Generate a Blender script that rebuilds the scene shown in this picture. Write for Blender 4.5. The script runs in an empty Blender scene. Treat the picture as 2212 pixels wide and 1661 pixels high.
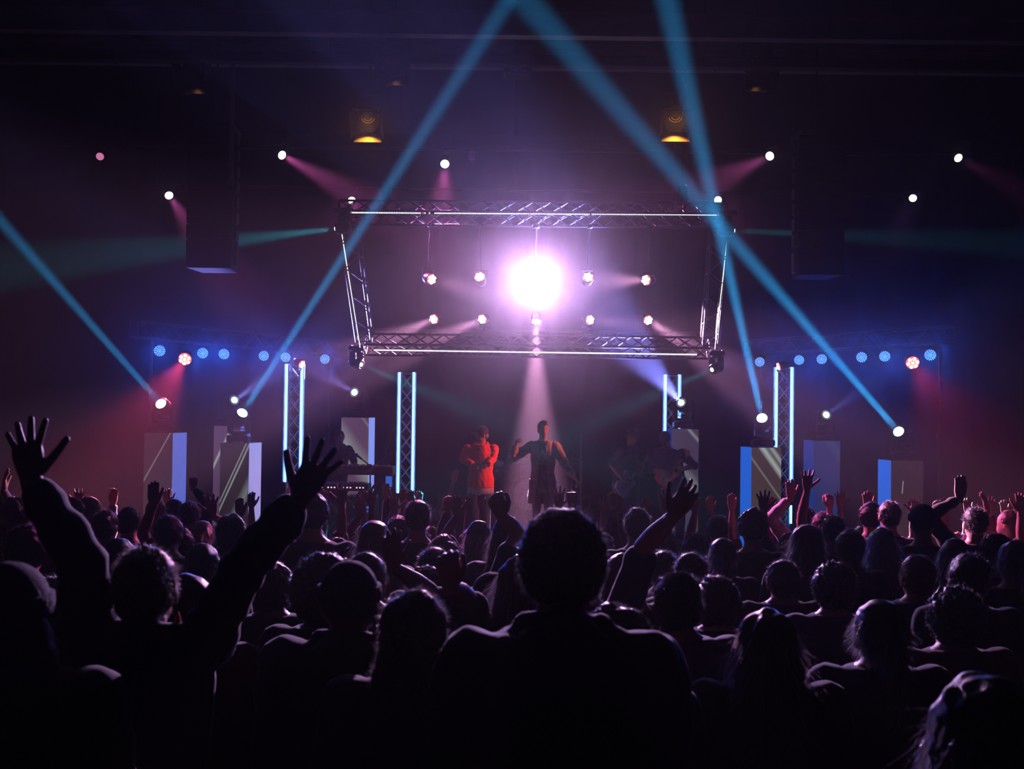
import bpy, bmesh, math, random
import numpy as np
from mathutils import Vector, Matrix, Euler, Quaternion

# ------------------------------------------------------------------ camera, world, exposure
scene = bpy.context.scene
COL = scene.collection
PI = math.pi
FPX = 2200.0                                   # focal length in pixels of the 2212 x 1661 frame
CAM = Vector((0.0, 0.0, 3.1))
ROT = Euler((PI / 2 + math.radians(1.04), 0, 0)).to_matrix() @ Matrix.Rotation(0.012, 3, 'Z')
cd = bpy.data.cameras.new('camera')
cd.sensor_width = 36.0
cd.lens = 36.0 * FPX / 2212.0
cd.clip_start = 0.05
cd.clip_end = 200
cd.dof.use_dof = True
cd.dof.focus_distance = 11.0
cd.dof.aperture_fstop = 5.0
cam = bpy.data.objects.new('camera', cd)
COL.objects.link(cam)
cam.matrix_world = Matrix.Translation(CAM) @ ROT.to_4x4()
scene.camera = cam

HAZE = 0.003
world = bpy.data.worlds.new('stage_haze_world')
scene.world = world
world.use_nodes = True
wn = world.node_tree
wn.nodes.clear()
wo = wn.nodes.new('ShaderNodeOutputWorld')
wb = wn.nodes.new('ShaderNodeBackground')
wb.inputs['Color'].default_value = (0.05, 0.06, 0.2, 1)
wb.inputs['Strength'].default_value = 0.0
wv = wn.nodes.new('ShaderNodeVolumeScatter')
wv.inputs['Color'].default_value = (1, 1, 1, 1)
wv.inputs['Density'].default_value = HAZE * .4
wv.inputs['Anisotropy'].default_value = 0.94
wn.links.new(wb.outputs[0], wo.inputs['Surface'])
wv2 = wn.nodes.new('ShaderNodeVolumeScatter')            # fine haze: a forward lobe plus an even one
wv2.inputs['Color'].default_value = (1, 1, 1, 1)
wv2.inputs['Density'].default_value = HAZE * .48
wv2.inputs['Anisotropy'].default_value = 0.15
wva = wn.nodes.new('ShaderNodeAddShader')
wn.links.new(wv.outputs[0], wva.inputs[0])
wn.links.new(wv2.outputs[0], wva.inputs[1])
wn.links.new(wva.outputs[0], wo.inputs['Volume'])
world.cycles.volume_sampling = 'EQUIANGULAR'

vs = scene.view_settings
scene.display_settings.display_device = 'sRGB'
vs.view_transform = 'Standard'
vs.look = 'None'
vs.exposure = -0.4
vs.gamma = 1.0
vs.use_curve_mapping = False
cy = scene.cycles
cy.max_bounces = 3
cy.diffuse_bounces = 2
cy.glossy_bounces = 2
cy.transmission_bounces = 2
cy.transparent_max_bounces = 6
cy.volume_bounces = 0
cy.caustics_reflective = False
cy.caustics_refractive = False
cy.sample_clamp_direct = 0.0
cy.sample_clamp_indirect = 2.0
cy.use_denoising = True
cy.use_light_tree = True
cy.use_adaptive_sampling = True
cy.adaptive_threshold = 0.03
cy.adaptive_min_samples = 16

PINK = (1.0, 0.42, 0.80)
MAGENTA = (1.0, 0.16, 0.62)
CYAN = (0.02, 0.42, 1.0)
TEAL = (0.02, 0.72, 0.95)
BLUE = (0.03, 0.16, 1.0)
VIOLET = (0.26, 0.25, 1.0)
RED = (1.0, 0.05, 0.09)
AMBER = (1.0, 0.42, 0.05)


def W(px, py, d):
    """a point of the place: pixel of the 2212 x 1661 frame at depth d metres"""
    v = Vector(((px - 1106.0) / FPX * d, -(py - 830.5) / FPX * d, -d))
    return CAM + ROT @ v


def floor_z(y):
    return 0.1125 * (13.0 - y) if y < 13.0 else 0.0


STAGE_Z = 1.0
STAGE_Y = 13.25
rng = random.Random(7)

# ------------------------------------------------------------------ object helpers


def mat(name, col, rough=0.6, metal=0.0, emit=None, estr=0.0, var=0.25, scale=8.0, bump=0.0, sample=None, spec=0.5):
    m = bpy.data.materials.new(name)
    m.use_nodes = True
    nt = m.node_tree
    p = nt.nodes['Principled BSDF']
    p.inputs['Roughness'].default_value = rough
    p.inputs['Metallic'].default_value = metal
    p.inputs['Specular IOR Level'].default_value = spec
    tc = nt.nodes.new('ShaderNodeTexCoord')
    nz = nt.nodes.new('ShaderNodeTexNoise')
    nz.inputs['Scale'].default_value = scale
    nz.inputs['Detail'].default_value = 4
    nt.links.new(tc.outputs['Object'], nz.inputs['Vector'])
    rp = nt.nodes.new('ShaderNodeValToRGB')
    lo = tuple(c * (1 - var) for c in col)
    hi = tuple(min(1, c * (1 + var)) for c in col)
    rp.color_ramp.elements[0].position = 0.3
    rp.color_ramp.elements[1].position = 0.7
    rp.color_ramp.elements[0].color = (*lo, 1)
    rp.color_ramp.elements[1].color = (*hi, 1)
    nt.links.new(nz.outputs['Fac'], rp.inputs['Fac'])
    nt.links.new(rp.outputs['Color'], p.inputs['Base Color'])
    if bump:
        b = nt.nodes.new('ShaderNodeBump')
        b.inputs['Strength'].default_value = bump
        b.inputs['Distance'].default_value = 0.01
        nt.links.new(nz.outputs['Fac'], b.inputs['Height'])
        nt.links.new(b.outputs['Normal'], p.inputs['Normal'])
    if name.startswith('cloth_'):
        p.inputs['Sheen Weight'].default_value = .35
        p.inputs['Sheen Roughness'].default_value = .35
    if emit is not None:
        p.inputs['Emission Color'].default_value = (*emit, 1)
        p.inputs['Emission Strength'].default_value = estr
    if sample:
        m.cycles.emission_sampling = sample
    return m


class MB:
    """collects shapes; build() makes ONE mesh"""

    def __init__(self):
        self.v, self.f = [], []

    def add(self, vs_, fs_):
        o = len(self.v)
        self.v += [tuple(p) for p in vs_]
        self.f += [tuple(i + o for i in f) for f in fs_]
        return self

    def box(self, c, s, R=None, bev=0.0):
        hx, hy, hz = s[0] / 2, s[1] / 2, s[2] / 2
        c = Vector(c)
        if bev <= 0:
            pts = [Vector((x, y, z)) for z in (-hz, hz) for y in (-hy, hy) for x in (-hx, hx)]
            fs = [(0, 2, 3, 1), (4, 5, 7, 6), (0, 1, 5, 4), (2, 6, 7, 3), (0, 4, 6, 2), (1, 3, 7, 5)]
        else:
            b = min(bev, hx * .9, hy * .9, hz * .9)
            ring = lambda ex, ey, z: [Vector(q) for q in ((-hx + ex, -hy, z), (hx - ex, -hy, z), (hx, -hy + ey, z), (hx, hy - ey, z),
                                                           (hx - ex, hy, z), (-hx + ex, hy, z), (-hx, hy - ey, z), (-hx, -hy + ey, z))]
            sm = lambda z: [Vector((p.x * (hx - b) / hx, p.y * (hy - b) / hy, z)) for p in ring(b, b, z)]
            rs = [sm(-hz), ring(b, b, -hz + b), ring(b, b, hz - b), sm(hz)]
            pts = [p for r in rs for p in r]
            fs = []
            for k in range(3):
                for i in range(8):
                    j = (i + 1) % 8
                    fs.append((k * 8 + i, k * 8 + j, k * 8 + 8 + j, k * 8 + 8 + i))
            fs += [tuple(range(7, -1, -1)), tuple(range(24, 32))]
        if R is not None:
            pts = [R @ p for p in pts]
        return self.add([p + c for p in pts], fs)

    def cyl(self, p0, p1, r0, r1=None, n=10, caps=True):
        r1 = r0 if r1 is None else r1
        p0, p1 = Vector(p0), Vector(p1)
        q = (p1 - p0).to_track_quat('Z', 'Y')
        a = [q @ Vector((math.cos(2 * PI * i / n), math.sin(2 * PI * i / n), 0)) for i in range(n)]
        vs_ = [p0 + d * r0 for d in a] + [p1 + d * r1 for d in a]
        fs = [(i, (i + 1) % n, n + (i + 1) % n, n + i) for i in range(n)]
        if caps:
            fs += [tuple(range(n - 1, -1, -1)), tuple(range(n, 2 * n))]
        return self.add(vs_, fs)

    def loft(self, rings):
        n = len(rings[0])
        vs_ = [p for r in rings for p in r]
        fs = []
        for k in range(len(rings) - 1):
            for i in range(n):
                j = (i + 1) % n
                fs.append((k * n + i, k * n + j, (k + 1) * n + j, (k + 1) * n + i))
        m = (len(rings) - 1) * n
        fs += [tuple(range(n - 1, -1, -1)), tuple(range(m, m + n))]
        return self.add(vs_, fs)

    def tube(self, pts, radii, n=10, flat=1.0, side=None):
        """swept tube with rounded ends along pts"""
        pts = [Vector(p) for p in pts]
        if isinstance(radii, (int, float)):
            radii = [radii] * len(pts)
        rings = []
        d0 = (pts[1] - pts[0]).normalized()
        d1 = (pts[-1] - pts[-2]).normalized()
        P = [pts[0] - d0 * radii[0] * .8, pts[0] - d0 * radii[0] * .45] + pts + [pts[-1] + d1 * radii[-1] * .45, pts[-1] + d1 * radii[-1] * .8]
        Rr = [radii[0] * .4, radii[0] * .85] + list(radii) + [radii[-1] * .85, radii[-1] * .4]
        x = None
        for i, p in enumerate(P):
            t = (P[min(i + 1, len(P) - 1)] - P[max(i - 1, 0)]).normalized()
            if x is None:
                x = t.orthogonal() if side is None else Vector(side) - t * Vector(side).dot(t)
                x.normalize()
            else:
                x = (x - t * x.dot(t)).normalized()
            y = t.cross(x)
            rings.append([p + (x * math.cos(2 * PI * k / n) + y * math.sin(2 * PI * k / n) * flat) * Rr[i] for k in range(n)])
        return self.loft(rings)

    def ell(self, c, r, R=None, n=14, m=9):
        c = Vector(c)
        rings = []
        for k in range(m + 1):
            th = PI * (0.04 + 0.92 * k / m)
            rings.append([Vector((r[0] * math.sin(th) * math.cos(2 * PI * i / n), r[1] * math.sin(th) * math.sin(2 * PI * i / n), -r[2] * math.cos(th))) for i in range(n)])
        if R is not None:
            rings = [[R @ p for p in q] for q in rings]
        return self.loft([[p + c for p in q] for q in rings])

    def lathe(self, prof, n=20, M=None):
        """profile of (r, z) turned about z"""
        rings = [[Vector((max(r, 1e-4) * math.cos(2 * PI * i / n), max(r, 1e-4) * math.sin(2 * PI * i / n), z)) for i in range(n)] for r, z in prof]
        if M is not None:
            rings = [[M @ p for p in q] for q in rings]
        return self.loft(rings)

    def hoop(self, prof, n=22, M=None):
        """closed ring: a closed profile of (r, z) turned about z, open in the middle"""
        m = len(prof)
        pts = [Vector((r * math.cos(2 * PI * i / n), r * math.sin(2 * PI * i / n), z)) for r, z in prof for i in range(n)]
        if M is not None:
            pts = [M @ p for p in pts]
        return self.add(pts, [(k * n + i, k * n + (i + 1) % n, ((k + 1) % m) * n + (i + 1) % n, ((k + 1) % m) * n + i) for k in range(m) for i in range(n)])

    def mesh(self, name, smooth=False):
        me = bpy.data.meshes.new(name)
        me.from_pydata(self.v, [], self.f)
        if smooth:
            me.polygons.foreach_set('use_smooth', [True] * len(me.polygons))
        me.update()
        return me

    def build(self, name, m, parent=None, smooth=False, M=None):
        return put(name, self.mesh(name, smooth), m, parent, M)


def put(name, me, m, parent=None, M=None):
    o = bpy.data.objects.new(name, me)
    COL.objects.link(o)
    if m is not None and not me.materials:
        me.materials.append(m)
    if parent is not None:
        o.parent = parent
    if M is not None:
        o.matrix_basis = M
    return o


def tag(o, label, cat, group=None, kind=None):
    o['label'] = label
    o['category'] = cat
    if group:
        o['group'] = group
    if kind:
        o['kind'] = kind
    return o


def thing(name, label, cat, loc=(0, 0, 0), rz=0.0, group=None):
    o = bpy.data.objects.new(name, None)
    o.empty_display_size = 0.1
    COL.objects.link(o)
    o.location = loc
    o.rotation_euler = (0, 0, rz)
    return tag(o, label, cat, group)


def struct(o):
    o['kind'] = 'structure'
    return o


def frame_z(p, z, xhint=(1, 0, 0)):
    """matrix at p whose z axis is z"""
    z = Vector(z).normalized()
    x = Vector(xhint) - z * Vector(xhint).dot(z)
    if x.length < 1e-4:
        x = z.orthogonal()
    x.normalize()
    y = z.cross(x)
    M = Matrix((x, y, z)).transposed().to_4x4()
    M.translation = Vector(p)
    return M


def rod_matrix(p0, p1, r):
    p0, p1 = Vector(p0), Vector(p1)
    M = frame_z(p0, p1 - p0, (0.31, 0.9, 0.17))
    return M @ Matrix.Diagonal((r, r, (p1 - p0).length, 1))


UNIT_ROD = {}


def rod(name, p0, p1, r, m, parent, n=8):
    k = (m.name, n)
    if k not in UNIT_ROD:
        UNIT_ROD[k] = MB().cyl((0, 0, 0), (0, 0, 1), 1, n=n).mesh('rod', True)
        UNIT_ROD[k].materials.append(m)
    return put(name, UNIT_ROD[k], None, parent, rod_matrix(p0, p1, r))


def spot(parent, p, d, col, watt, deg, blend=0.6, radius=0.05, name='lamp'):
    L = bpy.data.lights.new(name, 'SPOT')
    L.color = col
    L.energy = watt
    L.spot_size = math.radians(deg)
    L.spot_blend = blend
    L.shadow_soft_size = radius
    o = bpy.data.objects.new(name, L)
    COL.objects.link(o)
    o.parent = parent
    d = Vector(d)
    M = frame_z(p, -d)
    o.matrix_basis = M
    return o


# ------------------------------------------------------------------ materials
M_BLACK = mat('matt_black_metal', (0.010, 0.010, 0.012), 0.5)
M_FIX = mat('fixture_black', (0.014, 0.014, 0.017), 0.35)
M_ALU = mat('truss_aluminium', (0.10, 0.10, 0.11), 0.35, 0.85)
M_ALUD = mat('dull_truss_aluminium', (0.06, 0.06, 0.065), 0.5, 0.6)
M_WALL = mat('black_painted_wall', (0.006, 0.006, 0.008), 0.9, scale=1.5)
M_CURT = mat('black_curtain', (0.012, 0.011, 0.016), 0.95, scale=3)
M_FLOOR = mat('dark_floor', (0.012, 0.011, 0.013), 0.7, scale=2)
M_STAGE = mat('stage_deck', (0.02, 0.018, 0.02), 0.35, scale=3)
M_GIRD = mat('girder_paint', (0.16, 0.13, 0.14), 0.6, scale=2)
M_CABLE = mat('black_cable', (0.01, 0.01, 0.01), 0.6)
M_WCABLE = mat('white_cable', (0.75, 0.7, 0.72), 0.6)
M_SPK = mat('speaker_grille', (0.006, 0.006, 0.008), 0.9, scale=60, bump=0.4, spec=0.1)
M_LEDW = mat('led_white', (0.8, 0.8, 0.8), emit=(0.93, 0.98, 1.0), estr=3.0, sample='NONE')
M_LEDR = mat('led_red', (0.8, 0.1, 0.1), emit=(1.0, 0.10, 0.05), estr=2.5, sample='NONE')
M_TUBECORE = mat('white_blue_led_tube', (0.5, 0.7, 0.9), emit=(0.13, 0.35, 1.0), estr=7.0)
M_BLUELED = mat('blue_led_dots', (0.2, 0.4, 0.9), emit=(0.17, 0.44, 1.0), estr=1.8, sample='NONE')
M_BLUEFACE = mat('blue_par_face', (0.02, 0.08, 0.3), 0.3, emit=(0.01, 0.11, 0.9), estr=0.5, sample='NONE')
M_LENSW = mat('lit_white_lens', (0.8, 0.8, 0.8), emit=(1.0, 0.93, 0.97), estr=8.0, sample='NONE')
M_LENSC = mat('lit_cool_lens', (0.8, 0.9, 0.9), emit=(0.62, 1.0, 1.0), estr=7.0, sample='NONE')
M_LENSP = mat('lit_pink_lens', (0.8, 0.5, 0.6), emit=(1.0, 0.30, 0.58), estr=0.75, sample='NONE', var=.5, scale=30)
M_LENSDIM = mat('unlit_lens', (0.45, 0.35, 0.45), 0.25)
M_LENSR = mat('lit_red_lens', (0.9, 0.4, 0.3), emit=(1.0, 0.06, 0.05), estr=3.0, sample='NONE')
M_LENSRC = mat('lit_red_lens_core', (0.9, 0.8, 0.7), emit=(1.0, 0.50, 0.40), estr=4.5, sample='NONE')
M_FRINGE = mat('red_lens_fringe', (0.3, 0.05, 0.05), emit=(1.0, 0.10, 0.06), estr=2.0, sample='NONE')  # red glow painted as the colour fringe round the wash lenses

# ------------------------------------------------------------------ the room
HALL = 11.0
struct(MB().add([(-HALL, -4, floor_z(-4)), (HALL, -4, floor_z(-4)), (HALL, 13.0, 0), (-HALL, 13.0, 0), (HALL, 22, 0), (-HALL, 22, 0),
                 (-HALL, -4, -.3), (HALL, -4, -.3), (HALL, 22, -.3), (-HALL, 22, -.3)],
                [(0, 1, 2, 3), (3, 2, 4, 5), (6, 9, 8, 7), (0, 6, 7, 1), (5, 4, 8, 9), (0, 3, 5, 9, 6), (1, 7, 8, 4, 2)]).build('floor', M_FLOOR))
struct(MB().box((0, 9, 9.0), (22.4, 26.4, 0.2)).build('ceiling', M_WALL))
struct(MB().box((-HALL - .1, 9, 4.4), (0.2, 26.4, 9.4)).build('wall_left', M_WALL))
struct(MB().box((HALL + .1, 9, 4.4), (0.2, 26.4, 9.4)).build('wall_right', M_WALL))
struct(MB().box((0, 22.1, 4.4), (22.4, 0.2, 9.4)).build('wall_back', M_WALL))
struct(MB().box((0, -4.1, 4.4), (22.4, 0.2, 9.4)).build('wall_rear', M_WALL))
# stage deck with a black front
st = MB().box((0, 17.5, 0.94), (17.0, 8.5, 0.12)).build('stage', M_STAGE)
struct(st)
MB().box((0, STAGE_Y + .05, 0.44), (16.9, 0.06, 0.88)).build('stage_front', M_CURT, st)
for sx in (-8.4, 8.4):
    MB().box((sx, 17.5, 0.44), (0.1, 8.4, 0.88)).build('stage_side', M_CURT, st)
# pleated black backdrop
mb = MB()
n = 150
ys = [20.9 + 0.07 * math.sin(i * 1.15) + 0.03 * math.sin(i * 2.7) for i in range(n + 1)]
xs = [-10.5 + 21.0 * i / n for i in range(n + 1)]
vv = [(x, y, 1.0 if abs(x) < 8.5 else 0.01) for x, y in zip(xs, ys)] + [(x, y, 8.4) for x, y in zip(xs, ys)] + \
     [(x, y + .02, 1.0 if abs(x) < 8.5 else 0.01) for x, y in zip(xs, ys)] + [(x, y + .02, 8.4) for x, y in zip(xs, ys)]
ff = []
for i in range(n):
    ff.append((i, i + 1, n + 2 + i, n + 1 + i))
    b = 2 * (n + 1)
    ff.append((b + i + 1, b + i, b + n + 1 + i, b + n + 2 + i))
mb.add(vv, ff)
tag(mb.build('stage_backdrop', M_CURT, None, True), 'pleated black curtain hanging across the back of the stage', 'curtain')

# ceiling girders (steel I-beams over the stage front)
def girder(x0, x1, y, z, hgt, wid, label):
    g = thing('ceiling_girder', label, 'girder', ((x0 + x1) / 2, y, z), 0, 'steel girders under the ceiling')
    L = x1 - x0
    MB().box((0, 0, 0), (L, wid, 0.035)).build('bottom_flange', M_GIRD, g)
    MB().box((0, 0, hgt), (L, wid, 0.035)).build('top_flange', M_GIRD, g)
    MB().box((0, 0, hgt / 2), (L, 0.03, hgt)).build('web', M_GIRD, g)
    return g


GY = 12.85
zg = W(1106, 141, GY).z
girder(-10.8, 10.8, GY, zg, 0.26, 0.16, 'long steel girder with pink light patches above the hanging white cable')
zd = W(1106, 128, GY - .75).z
du = thing('ceiling_duct', 'long black square duct running in front of the pink-lit girder', 'duct', (0, GY - .75, zd), 0)
MB().box((0, 0, 0), (21.6, .12, .125), bev=.012).build('duct_body', M_BLACK, du)
for k in range(9):
    MB().box((-9.6 + 2.4 * k, 0, 0), (.03, .135, .14)).build('duct_joint', M_BLACK, du)
    rod('drop_rod', (-9.0 + 2.25 * k, 0, .05), (-9.0 + 2.25 * k, 0, 8.895 - zd), .006, M_BLACK, du)
girder(-10.8, 10.8, 11.55, W(1106, 72, 11.55).z, 0.24, 0.14, 'long dark steel girder just below the ceiling, nearer the crowd')
# ------------------------------------------------------------------ trusses
def truss(name, A, B, size, vdir, label, group=None, bay=None, m=None, faces=(0, 1, 2, 3), rc=None, cross=False, cat='truss'):
    m = m or M_ALU
    A, B = Vector(A), Vector(B)
    t = (B - A)
    L = t.length
    t.normalize()
    v = Vector(vdir) - t * Vector(vdir).dot(t)
    v.normalize()
    w = t.cross(v)
    root = thing(name, label, cat, A, 0, group)
    rc = rc or size * 0.075
    h = size / 2
    cor = [v * h + w * h, v * h - w * h, -v * h - w * h, -v * h + w * h]
    for c in cor:
        rod('chord', c, c + t * L, rc, m, root)
    bay = bay or size * 1.05
    nb = max(2, int(round(L / bay)))
    for fi in faces:
        c0, c1 = cor[fi], cor[(fi + 1) % 4]
        for k in range(nb):
            s0, s1 = L * k / nb, L * (k + 1) / nb
            a, b = (c0, c1) if (k + fi) % 2 == 0 else (c1, c0)
            rod('brace', a + t * s0, b + t * s1, rc * .5, m, root, 6)
            if cross:
                rod('brace', b + t * s0, a + t * s1, rc * .5, m, root, 6)
        for s in (0.0, L):
            rod('end_brace', c0 + t * s, c1 + t * s, rc * .6, m, root, 6)
    return root


TL, TR = W(750, 459, 13.0), W(1558, 465, 13.0)
BL, BR = W(790, 744, 14.7), W(1530, 752, 14.7)
vfr = (TL - BL).normalized()
grp = 'trusses of the square lighting frame'
TS = 0.215
truss('frame_truss', TL - Vector((.1, 0, 0)), TR + Vector((.06, 0, 0)), TS, vfr, 'silver box truss along the top of the square frame, with pink highlights', grp, cross=True)
truss('frame_truss', BL, BR, TS, vfr, 'shade-darkened box truss along the bottom of the square frame', grp, cross=True, m=M_ALUD)  # darker metal stands in for the shade on this bottom run
truss('frame_truss', TL + vfr * -.16, BL + vfr * .16, TS, (1, 0, 0), 'silver box truss down the square frame, on the side of the keyboard', grp)
truss('frame_truss', TR + vfr * -.16, BR + vfr * .16, TS, (1, 0, 0), 'silver box truss down the square frame, on the side of the guitarists', grp)
QL, QR = W(768, 724, 17.2), W(1545, 732, 17.2)
REAR = truss('rear_truss', QL, QR, .19, (0, 0, 1), 'faint horizontal truss behind the square frame carrying the lower wash lights', None, m=M_ALUD)
for f_ in (.12, .88):
    rod('hoist_chain', (QR - QL) * f_ + Vector((0, 0, .09)), (QR - QL) * f_ + Vector((0, 0, 8.895 - QL.lerp(QR, f_).z)), .007, M_BLACK, REAR)
# chain hoists carrying the frame
for P_, nm in ((TL + Vector((.5, 0, .1)), 'keyboard'), (TR + Vector((-.5, 0, .1)), 'guitarist')):
    rt = thing('hoist_chain', 'thin dark hoist chain above the square frame, %s side' % nm, 'chain', P_, 0, 'hoist chains')
    rod('chain', (0, 0, 0), (0, 0, 8.895 - P_.z), 0.008, M_BLACK, rt)
    MB().box((0, 0, .16), (.12, .12, .24), bev=.02).build('hoist_hook', M_BLACK, rt)


def led_strip(p0, p1, nrm, label, segs, pitch=0.0214, redat=()):
    """segs: list of (t0,t1) lit spans"""
    p0, p1, nrm = Vector(p0), Vector(p1), Vector(nrm).normalized()
    t = p1 - p0
    L = t.length
    t.normalize()
    u = nrm.cross(t)
    R = Matrix((t, u, nrm)).transposed()
    root = thing('led_strip', label, 'light strip', p0, 0, 'white LED strips around the square frame')
    MB().box(t * L / 2 - nrm * .012, (L, .03, .02), R).build('housing', M_BLACK, root)
    for (a, b) in segs:
        mb = MB()
        k = a * L
        while k < b * L:
            mb.box(t * k + nrm * .004, (.0125, .0165, .012), R)
            k += pitch
        mb.build('led_row', M_LEDW, root)['kind'] = 'stuff'
    for a in redat:
        MB().box(t * (a * L) + nrm * .004, (.013, .015, .013), R).build('red_indicator', M_LEDR, root)


nf = (TR - TL).cross(vfr)          # frame normal towards the hall
if nf.y > 0:
    nf = -nf
nf.normalize()
off = Vector((0, -.17, 0.0))
led_strip(W(750, 459, 12.86), W(1558, 464, 12.86), (0, -1, 0), 'long white LED strip along the top truss of the square frame',
          [(0, .198), (.208, .212), (.22, .224), (.235, .487), (.492, .650), (.655, .99)], redat=(.203, .4895, .995))
led_strip(W(806, 756, 14.56), W(1505, 766, 14.56), (0, -1, 0), 'long white LED strip along the bottom truss of the square frame', [(0.004, 1.0)], redat=(-.006,))
led_strip(W(739, 508, 13.2), W(778, 752, 14.45), (0, -1, .3), 'slanted white LED strip on the frame side above the keyboard', [(0, .76), (.775, 1)], redat=(.768,))
led_strip(W(1571, 516, 13.2), W(1544, 754, 14.45), (0, -1, .3), 'slanted white LED strip on the frame side above the guitarists', [(0, 1)])

# side trusses with LED cans
def side_truss(o0, o1, label):
    return truss('side_truss', o0, o1, 0.24, (0, 0, 1), label, 'side trusses over the stage', m=M_ALUD, bay=.26)


SL0, SL1 = W(290, 711, 15.2), W(742, 757, 18.4)
SR0, SR1 = W(2052, 723, 15.2), W(1618, 752, 18.4)
side_truss(SL0, SL1, 'dim box truss carrying the red and blue lamps on the keyboard side')
side_truss(SR0, SR1, 'dim box truss carrying the red and blue lamps on the guitarist side')
for a, b, f, nm in ((SL0, SL1, .07, 'outer end of the keyboard-side truss'), (SL0, SL1, .92, 'inner end of the keyboard-side truss'),
                    (SR0, SR1, .04, 'outer end of the guitarist-side truss'), (SR0, SR1, .93, 'inner end of the guitarist-side truss')):
    p = a.lerp(b, f)
    rt = thing('truss_stand', 'grey pole stand under the ' + nm, 'stand', (p.x, p.y, STAGE_Z), 0, 'pole stands under the side trusses')
    hh = p.z - STAGE_Z - .11
    rod('lower_pole', (0, 0, .05), (0, 0, hh * .55), .032, M_ALUD, rt)
    rod('upper_pole', (0, 0, hh * .5), (0, 0, hh), .024, M_ALUD, rt)
    MB().cyl((0, 0, hh * .53), (0, 0, hh * .56), .045).build('clamp', M_BLACK, rt)
    MB().box((0, 0, .012), (.42, .42, .024), bev=.008).build('base_plate', M_BLACK, rt)

# ------------------------------------------------------------------ lamps
PAR_BODY = MB().lathe([(0.03, -.17), (.055, -.165), (.075, -.12), (.085, -.05), (.09, 0), (.092, .012), (.08, .012), (.078, .0)], 20).mesh('body', True)
PAR_BODY.materials.append(M_FIX)


def lens_cluster(r, k=None, rr=None):
    mb = MB()
    for R_, nn, r0 in ((0, 1, r * .27), (r * .64, 6, r * .27)):
        for i in range(nn):
            a = 2 * PI * i / nn + .3
            c = Vector((R_ * math.cos(a), R_ * math.sin(a), 0))
            mb.cyl(c, c + Vector((0, 0, .012)), r0, r0 * .8, 10)
    return mb


def led_dots(r):
    mb = MB()
    for R_, nn in ((0.02, 1), (r * .30, 6), (r * .60, 10), (r * .88, 16)):
        for i in range(nn):
            a = 2 * PI * i / nn + R_ * 9
            c = Vector((R_ * math.cos(a), R_ * math.sin(a), 0)) if nn > 1 else Vector((0, 0, 0))
            M = Matrix.Rotation(a, 3, 'Z')
            mb.box(c + Vector((0, 0, .004)), (r * .22, r * .17, .008), M)
    return mb


LENS_MESH = {}


def lens_mesh(kind, r, m):
    k = (kind, r, m.name)
    if k not in LENS_MESH:
        if kind == 'dots':
            me = led_dots(r).mesh('led_dots')
        elif kind == 'cluster':
            me = lens_cluster(r).mesh('lens_cluster')
        else:
            me = MB().lathe([(r, 0), (r * .97, .012), (r * .8, .022), (r * .4, .03), (.001, .033)], 24).mesh('lens', True)
        me.materials.append(m)
        LENS_MESH[k] = me
    return LENS_MESH[k]


YOKE = {}


def par(name, label, p, aim, size=1.0, lens='disc', m=M_LENSW, lamp=None, group=None, hang=0.35, up=True, face=None, bez=None, cat='stage light', radius=.05, anchor=None):
    """lamp at p (its lens centre) shining along aim; hangs from a clamp hang metres above"""
    aim = Vector(aim).normalized()
    root = thing(name, label, cat, p, 0, group)
    R = frame_z((0, 0, 0), aim)
    S = Matrix.Scale(size, 4)
    body = put('body', PAR_BODY, None, root, R @ S)
    if face is not None:
        put('face_plate', lens_mesh('disc', .078, face), None, root, R @ S)
        put('led_dots', lens_mesh('dots', .085, m), None, root, R @ S @ Matrix.Translation((0, 0, .034)))['kind'] = 'stuff'
    elif lens == 'cluster':
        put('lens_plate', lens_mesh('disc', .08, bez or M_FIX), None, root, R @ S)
        o = put('lens_cluster', lens_mesh('cluster', .082, m), None, root, R @ S @ Matrix.Translation((0, 0, .028)))
        o['kind'] = 'stuff'
    else:
        put('lens', lens_mesh('disc', .083, m), None, root, R @ S @ Matrix.Translation((0, 0, -.012)))
    # yoke and clamp
    sgn = 1 if up else -1
    back = -aim * .07 * size
    ax = Vector((aim.y, -aim.x, 0))
    ax = ax.normalized() if ax.length > .05 else Vector((1, 0, 0))
    w = .10 * size
    top = back + Vector((0, 0, sgn * .15 * size))
    mb = MB()
    for s in (-1, 1):
        mb.cyl(back + ax * w * s, top + ax * w * s, .008 * size, n=6)
    mb.cyl(top - ax * w, top + ax * w, .009 * size, n=6)
    mb.build('yoke', M_BLACK, root)
    end = (Vector(anchor) - Vector(p)) if anchor is not None else top + Vector((0, 0, sgn * max(.03, hang - .15 * size)))
    rod('hanger' if up else 'foot_post', top, end, .012, M_BLACK, root)
    MB().box(end, (.07, .07, .05), bev=.01).build('clamp', M_BLACK, root)
    if lamp:
        col, watt, deg, blend = lamp
        spot(root, aim * .06 * size, aim, col, watt, deg, blend, radius)
    return root


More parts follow.
